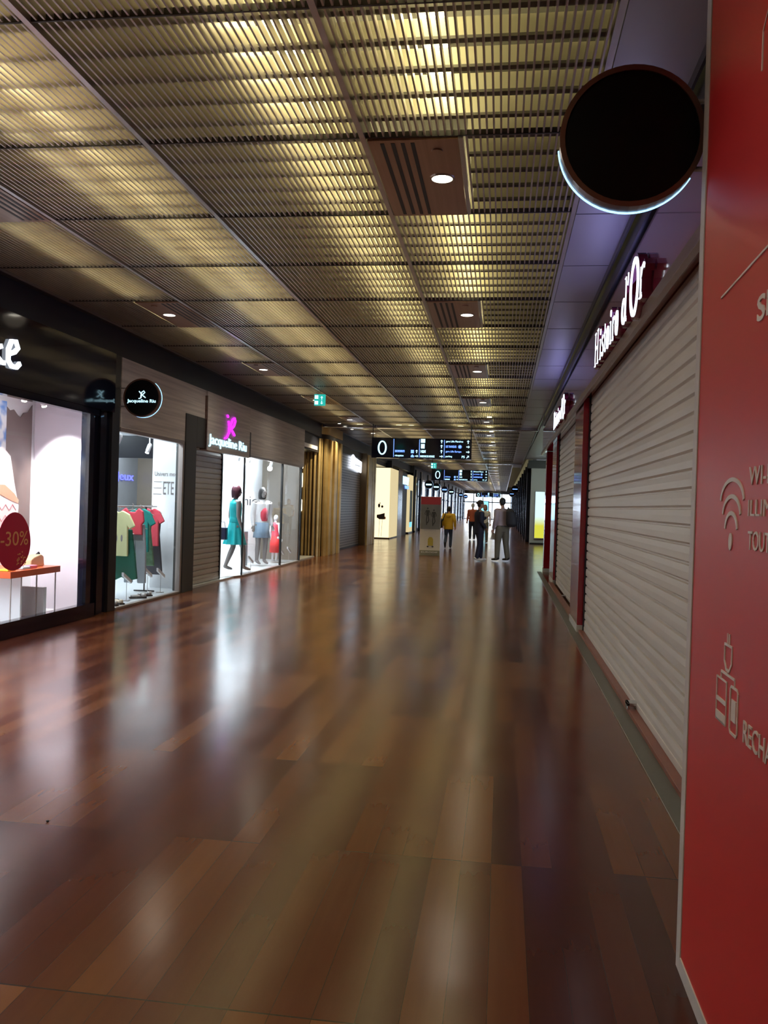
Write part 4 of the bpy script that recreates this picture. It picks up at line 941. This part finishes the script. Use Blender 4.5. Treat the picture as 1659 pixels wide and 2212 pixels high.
MB().rect(45.2, 46.4, .35, .62, f, .004, .008).build('lit_patch', emis('cyan_patch', (.2,.7,1), 1.2), t)
MB().box(-5.22, -4.84, 44.7, 46.7, 0, .1).build('plinth', M_dark, t)
# far glazed stretch on the left
b = MB(); ncol = 0
M_mull = mat('far_metal', (.06,.065,.075), .3, .5, vary=.1)
struct(MB().box(-5.3, -4.85, 46.9, YE, 3.1, 4.3).box(-5.3, -4.9, 46.9, 50.0, 0, 3.3).build('wall_left_far_header', M_bulk))
w4 = bpy.data.objects.new('window_4', None); COL.objects.link(w4); struct(w4)
MB().box(-4.93, -4.92, 50, YE, .05, 3.1).build('pane', M_glass, w4)
b = MB()
y = 50
while y < YE: b.box(-4.95, -4.90, y-.02, y+.02, 0, 3.1); y += 2.5
b.box(-4.96, -4.90, 50, YE, 2.0, 2.1).box(-4.96, -4.90, 50, YE, 0, .2).build('window_frame', M_mull, w4)
c0 = None; i = 0
for y in (47.6, 50.6, 55.5, 60.5, 66, 71.5, 77, 83, 89, 95, 101, 107):
    lb = 'dark square column along the bright windows on the far left, %s' % (['first', 'second', 'third', 'fourth', 'fifth', 'sixth', 'seventh', 'eighth', 'ninth', 'tenth', 'eleventh', 'last'][i]+' from the cream displays')
    if c0 is None:
        c0 = thing('column', lb, 'column', (-4.8, y, 0), 'dark columns along the far left windows')
        MB().box(-4.92, -4.78, y-.15, y+.15, 0, 3.5).build('shaft', M_black, c0); MB().box(-4.78, -4.765, y-.16, y-.12, 0, 3.4).build('edge_strip', M_chrome, c0)
    else: dup(c0, (-4.8, y, 0), lb)
    i += 1
# round signs far left / right
def dtext(s, m, w=.17):
    def fn(t, fr): MB().text(s, -w, w, -.07, .05, fr, .03, .034, .03).build('lettering', m, t)
    return fn
for (y, s, m, w, lb) in ((51.5, 'JULES', M_lcyan, .19, 'nearest of the small round shop signs far down on the left, with pale blue lettering'),
                  (57.4, 'ESPRIT', M_lcyan, .19, 'second of the small round shop signs far left, with cyan lettering'),
                  (65.7, '8', M_lblue, .06, 'third of the small round shop signs far left, mostly dark'),
                  (74.5, 'orange', M_lcyan, .19, 'fourth of the small round shop signs far left, cyan lettering'),
                  (91.8, 'MODE', M_lblue, .19, 'fifth of the small round shop signs far left, deep blue lettering'),
                  (104, 'MODE', M_lblue, .19, 'farthest of the small round shop signs on the left')):
    round_sign(lb, (-4.42, y, 2.80), .26, -4.85, 'small round signs far left', dtext('II' if s.isupper() and False else s, m, w) if False else (lambda t, fr, m=m: MB().rect(-.17,.17,-.05,.04,fr,.03,.034).build('lettering', m, t)))
for (y, x, lb) in ((57.9, .80, 'dark round sign with blue lettering far down on the right'), (77, .80, 'farther dark round sign on the right, just below the first')):
    round_sign(lb, (x, y, 2.80), .26, 1.25, 'small round signs far right', lambda t, fr: MB().rect(-.16,.16,-.02,.03,fr,.03,.034).build('lettering', M_lblue, t), litrim=False)
# right far stretch
struct(MB().box(1.2, 5, 37.5, 37.7, 0, 3.27).build('wall_right_white', mat('pale_wall', (.50,.52,.50), .5, vary=.04, bscale=2)))
struct(MB().box(1.05, 5, 37.45, 37.75, 3.27, 3.62).build('trim_12', M_slot)); struct(MB().box(1.2, 5, 37.45, 37.5, 0, .06).build('baseboard_right', M_slot))
struct(MB().box(3.0, 3.1, 21.3, 37.5, 0, 4.3).build('wall_right_recess', M_wall))
struct(MB().box(.93, 3.1, 21.3, 37.5, 3.64, 3.70).build('ceiling_recess', M_soffit))
lamp('AREA', (2.0, 34.5, 3.6), 60, (.85,1,.9), None, 1.2, None, (-.1,.5,-1)).name = 'added_recess_fill'  # fill lamp added without a fitting, to brighten the white wall
t = thing('lit_poster', 'pale cyan and yellow backlit poster on the white wall at the right', 'poster', (1.7, 37.45, .25))
MB().box(1.38, 2.2, 37.42, 37.498, .25, 2.28).build('case', M_chrome, t)
def postermat():
    m = emis('poster_print', (.6,.9,.9), 1.3); nt = m.node_tree; N = nt.nodes; L = nt.links; tc = N.new('ShaderNodeTexCoord'); sp = N.new('ShaderNodeSeparateXYZ'); L.new(tc.outputs['Object'], sp.inputs[0])
    c = N.new('ShaderNodeValToRGB'); e = c.color_ramp.elements; e[0].position = .25; e[0].color = (.55,.55,.05,1); e[1].position = .45; e[1].color = (.6,.85,.85,1)
    mr = N.new('ShaderNodeMapRange'); mr.inputs['From Min'].default_value = 0; mr.inputs['From Max'].default_value = 2.2; L.new(sp.outputs[2], mr.inputs['Value']); L.new(mr.outputs[0], c.inputs[0]); L.new(c.outputs[0], N['Principled BSDF'].inputs['Emission Color']); return m
MB().box(1.40, 2.18, 37.415, 37.42, .27, 2.26).build('picture', postermat(), t)
struct(MB().box(1.25, 1.4, 37.7, YE, 0, 4.3).build('wall_right_far', M_mull))
c0 = None; i = 0
for y in (40, 43.5, 47, 52, 58, 65, 73, 82, 92, 102):
    lb = 'dark pillar in the far row on the right, %s one' % ['first', 'second', 'third', 'fourth', 'fifth', 'sixth', 'seventh', 'eighth', 'ninth', 'last'][i]
    if c0 is None:
        c0 = thing('pillar', lb, 'pillar', (1.15, y, 0), 'dark pillars along the far right')
        MB().box(1.08, 1.25, y-.2, y+.2, 0, 3.6).build('shaft', M_black, c0); MB().box(1.065, 1.08, y-.2, y-.15, 0, 3.5).build('edge_strip', M_chrome, c0)
    else: dup(c0, (1.15, y, 0), lb)
    i += 1
# glazed far end
w5 = bpy.data.objects.new('window_5', None); COL.objects.link(w5); struct(w5)
MB().box(-5, 1.3, YE-.02, YE, 0, 3.5).build('pane', M_glass, w5)
b = MB()
for x in (-4.9, -3.7, -2.5, -1.3, -.1, 1.1): b.box(x-.06, x+.06, YE-.1, YE, 0, 3.5)
b.box(-5, 1.3, YE-.1, YE, 2.15, 2.3).box(-5, 1.3, YE-.12, YE, 3.3, 4.4).box(-5, 1.3, YE-.1, YE, 0, .1).build('window_frame', M_mull, w5)
t = thing('display_screen', 'bright cyan upright screen far down the middle of the corridor', 'screen', (-1.35, 62, 0))
MB().box(-1.72, -.95, 62, 62.15, 0, 2.0).build('housing', M_dark, t); MB().box(-1.66, -1.01, 61.985, 62, .75, 1.95).build('screen', emis('cyan_screen', (.25,.75,1), 1.6), t)

# ------------------------------------------------------------------ hanging signs
def arrow(b, u, v, s, ang, f, d=.012):
    c, q = math.cos(ang), math.sin(ang); R = lambda a, bb: (u+(a*c-bb*q)*s, v+(a*q+bb*c)*s)
    b.line([R(-.5,0), R(.3,0)], s*.22, f, .0, d); b.poly([R(.05,.42), R(.5,0), R(.05,-.42), R(.22,0)], f, 0, d)
def way_sign(y, x0, x1, z0, z1, label, rows, full):
    t = thing('wayfinding_sign', label, 'sign', ((x0+x1)/2, y, z0), 'hanging black direction signs'); w = x1-x0; h = z1-z0
    MB().box(x0, x1, y, y+.12, z0, z1).build('board', M_black, t, bevel=.004)
    for x in (x0+.02, x1-.02): MB().tube([(x,y+.06,z1-.01), (x,y+.06,3.69)], .012, 8).build('hanging_rod', M_dark, t)
    f = frC(y-.001); U = lambda a: x0+a*w; V = lambda a: z0+a*h
    MB().ring(U(.108), V(.5), .045*w, .35*h, .016*w, f, 0, .012, 40, tv=.065*h).build('zero_numeral', M_lcyan, t)
    b = MB()
    for a in (.222, .480, .728): b.rect(U(a), U(a)+.012, V(.06), V(.94), f, 0, .01)
    b.build('divider_line', M_lblue, t)
    def T(q, a, c, v, m, h0=.055, bold=.015): MB().text(q, U(a), U(c), V(v-h0), V(v+h0), f, 0, .012, bold).build('destination_text', m, t)
    def A(a, v, ang, sz=.17): b = MB(); arrow(b, U(a), V(v), sz*h, ang, f); b.build('arrow', M_lcyan, t)
    T(rows[0], .238, .335, .35, M_lblue); T(rows[1], .238, .325, .12, M_lcyan)
    MB().rect(U(.398), U(.428), V(.26), V(.42), f, 0, .01).build('lift_symbol', M_lblue, t)
    MB().poly([(U(.398),V(.06)), (U(.43),V(.06)), (U(.43),V(.13)), (U(.414),V(.2)), (U(.398),V(.13))], f, 0, .01).build('desk_symbol', M_lblue, t)
    A(.456, .35, PI/2, .16); A(.456, .12, 0, .16)
    MB().rect(U(.495), U(.538), V(.78), V(.97), f, 0, .01).build('square_symbol', M_lcyan, t); MB().rect(U(.497), U(.534), V(.50), V(.72), f, 0, .01).build('square_symbol', M_lcyan, t)
    T(rows[2], .495, .545, .355, M_lcyan, .075, .02); T(rows[3], .493, .635, .12, M_lcyan, .05, .03)
    for q, v in enumerate((.86, .62, .37, .13)): A(.703, v, PI/2 if q < 3 else 0); A(.965, v, PI/2 if q == 0 else (0 if q < 3 else PI/4))
    T(rows[4], .745, .915, .86, M_lcyan); T(rows[5], .745, .85, .62, M_lblue); T(rows[6], .745, .90, .37, M_lblue); T(rows[7], .745, .81, .13, M_lcyan); T('P5', .905, .935, .13, M_lcyan)
    bl = MB()
    for a in range(6): bl.line([(U(.885)+.05*math.cos(a*PI/6), V(.62)+.05*math.sin(a*PI/6)), (U(.885)-.05*math.cos(a*PI/6), V(.62)-.05*math.sin(a*PI/6))], .010, f, 0, .01)
    bl.build('star_symbol', M_lblue, t)
R1 = ['ascenseurs', 'réception', 'H&M', 'MAISONS DU MONDE', 'gare Lille Flandres', 'LES TANNEURS', 'gare Lille Europe', 'parking']
way_sign(23.1, -3.575, -.865, 2.775, 3.325, 'long black illuminated direction sign with a large 0, nearest of those hanging from the ceiling', R1, 1)
R2 = ['toilettes', 'ascenseurs', 'Carrefour', 'MAISON', 'Grand Place', 'gare Lille Flandres', 'commerces', 'parking']
way_sign(39.6, -3.28, -.69, 2.70, 3.22, 'second black illuminated direction sign with a 0, hanging behind and right of the nearest one', R2, 0)
way_sign(92, -2.85, -.2, 2.62, 3.12, 'tiny farthest black direction sign hanging before the bright far windows', R2, 0)
# emergency exit signs
M_ex = emis('exit_green', (.02,.45,.38), 1.1)
def exit_sign(x, y, z, label, s=1.0):
    t = thing('exit_sign', label, 'sign', (x, y, z), 'green emergency exit signs')
    MB().box(x-.11*s, x+.11*s, y, y+.03, z, z+.22*s).build('panel', M_ex, t); f = frC(y-.001)
    b = MB(); b.rect(x-.10*s, x-.03*s, z+.02*s, z+.09*s, f, 0, .004).rect(x-.10*s, x-.03*s, z+.13*s, z+.20*s, f, 0, .004)
    arrow(b, x+.04*s, z+.15*s, .07*s, PI/2, f, .004); arrow(b, x+.04*s, z+.06*s, .07*s, -PI/2, f, .004); b.build('pictogram', M_lcyan, t)
    MB().tube([(x,y+.015,z+.22*s), (x,y+.015,3.69)], .008, 6).build('rod', M_tee, t)
exit_sign(-3.60, 16.45, 3.40, 'green emergency exit sign under the ceiling, left of the gold column')
exit_sign(-3.07, 38.0, 3.18, 'tiny green exit sign just above the second direction sign', 1.1)

# banner stand
t = thing('banner_stand', 'free-standing poster panel with red top, grey photo of two runners and cream lower part', 'banner', (-2.15, 26, 0))
x0, x1 = -2.46, -1.84; f = frC(25.998)
MB().box(x0, x1, 26.0, 26.05, .02, 1.79).build('board', mat('board_cream', (.62,.57,.50), .6, vary=.04), t, bevel=.003)
MB().rect(x0+.01, x1-.01, 1.55, 1.78, f, 0, .004).build('red_header', mat('banner_red', (.38,.03,.04), .6, vary=.05), t)
MB().rect(x0+.01, x1-.01, .80, 1.55, f, 0, .004).build('grey_photo', mat('photo_grey', (.17,.17,.165), .6, vary=.35, bscale=3), t)
b = MB()
for cx, cz, s, m in ((-2.24, 1.18, 1.0, 0), (-2.05, 1.14, .95, 1)):
    for q in (b,):
        q.ell(cx, cz+.25*s, .022, .03, f, .004, .007, 12)
        q.poly([(cx-.05,cz+.2*s), (cx+.05,cz+.2*s), (cx+.04,cz+.02), (cx-.04,cz+.02)], f, .004, .007)
        q.line([(cx-.045,cz+.19*s), (cx-.085,cz+.08*s), (cx-.05,cz+.05*s)], .02, f, .004, .007); q.line([(cx+.045,cz+.19*s), (cx+.08,cz+.09*s), (cx+.06,cz+.05*s)], .02, f, .004, .007)
        q.line([(cx-.02,cz+.03), (cx-.03,cz-.12*s), (cx-.02,cz-.25*s)], .03, f, .004, .007); q.line([(cx+.02,cz+.03), (cx+.04,cz-.1*s), (cx+.0,cz-.2*s)], .03, f, .004, .007)
b.build('printed_runners', mat('print_dark', (.035,.035,.035), .6, vary=.2), t)
MB().text('BIENVENUE', x0+.13, x1-.13, .745, .79, f, 0, .004).build('caption', M_tee, t)
b = MB(); b.poly([(-2.21,.30), (-2.05,.30), (-2.05,.50), (-2.09,.56), (-2.17,.56), (-2.21,.50)], f, 0, .004); b.build('printed_can', mat('print_yellow', (.45,.36,.06), .6, vary=.1), t)
MB().ell(-2.21, .27, .03, .022, f, .004, .008, 12).ell(-2.06, .27, .03, .022, f, .004, .008, 12).build('printed_nuts', M_dark, t)
MB().box(x0, x1, 25.96, 26.09, 0, .16).build('foot', mat('foot_olive', (.20,.19,.13), .5, vary=.05), t, bevel=.004)
f = frC(25.958); MB().text('EURODIF', x0+.06, x1-.06, .085, .125, f, 0, .003).build('foot_lettering', M_print, t)
# small dark stone on the floor near left
tag(MB().ball((-2.02, 3.68, .004), .008, .006, .004, 10).build('pebble', M_slot, None, True), 'tiny dark speck of dirt lying on the wooden floor at lower left', 'debris')
for o in bpy.data.objects:
    for kx in ('_w', '_k'):
        if kx in o: del o[kx]
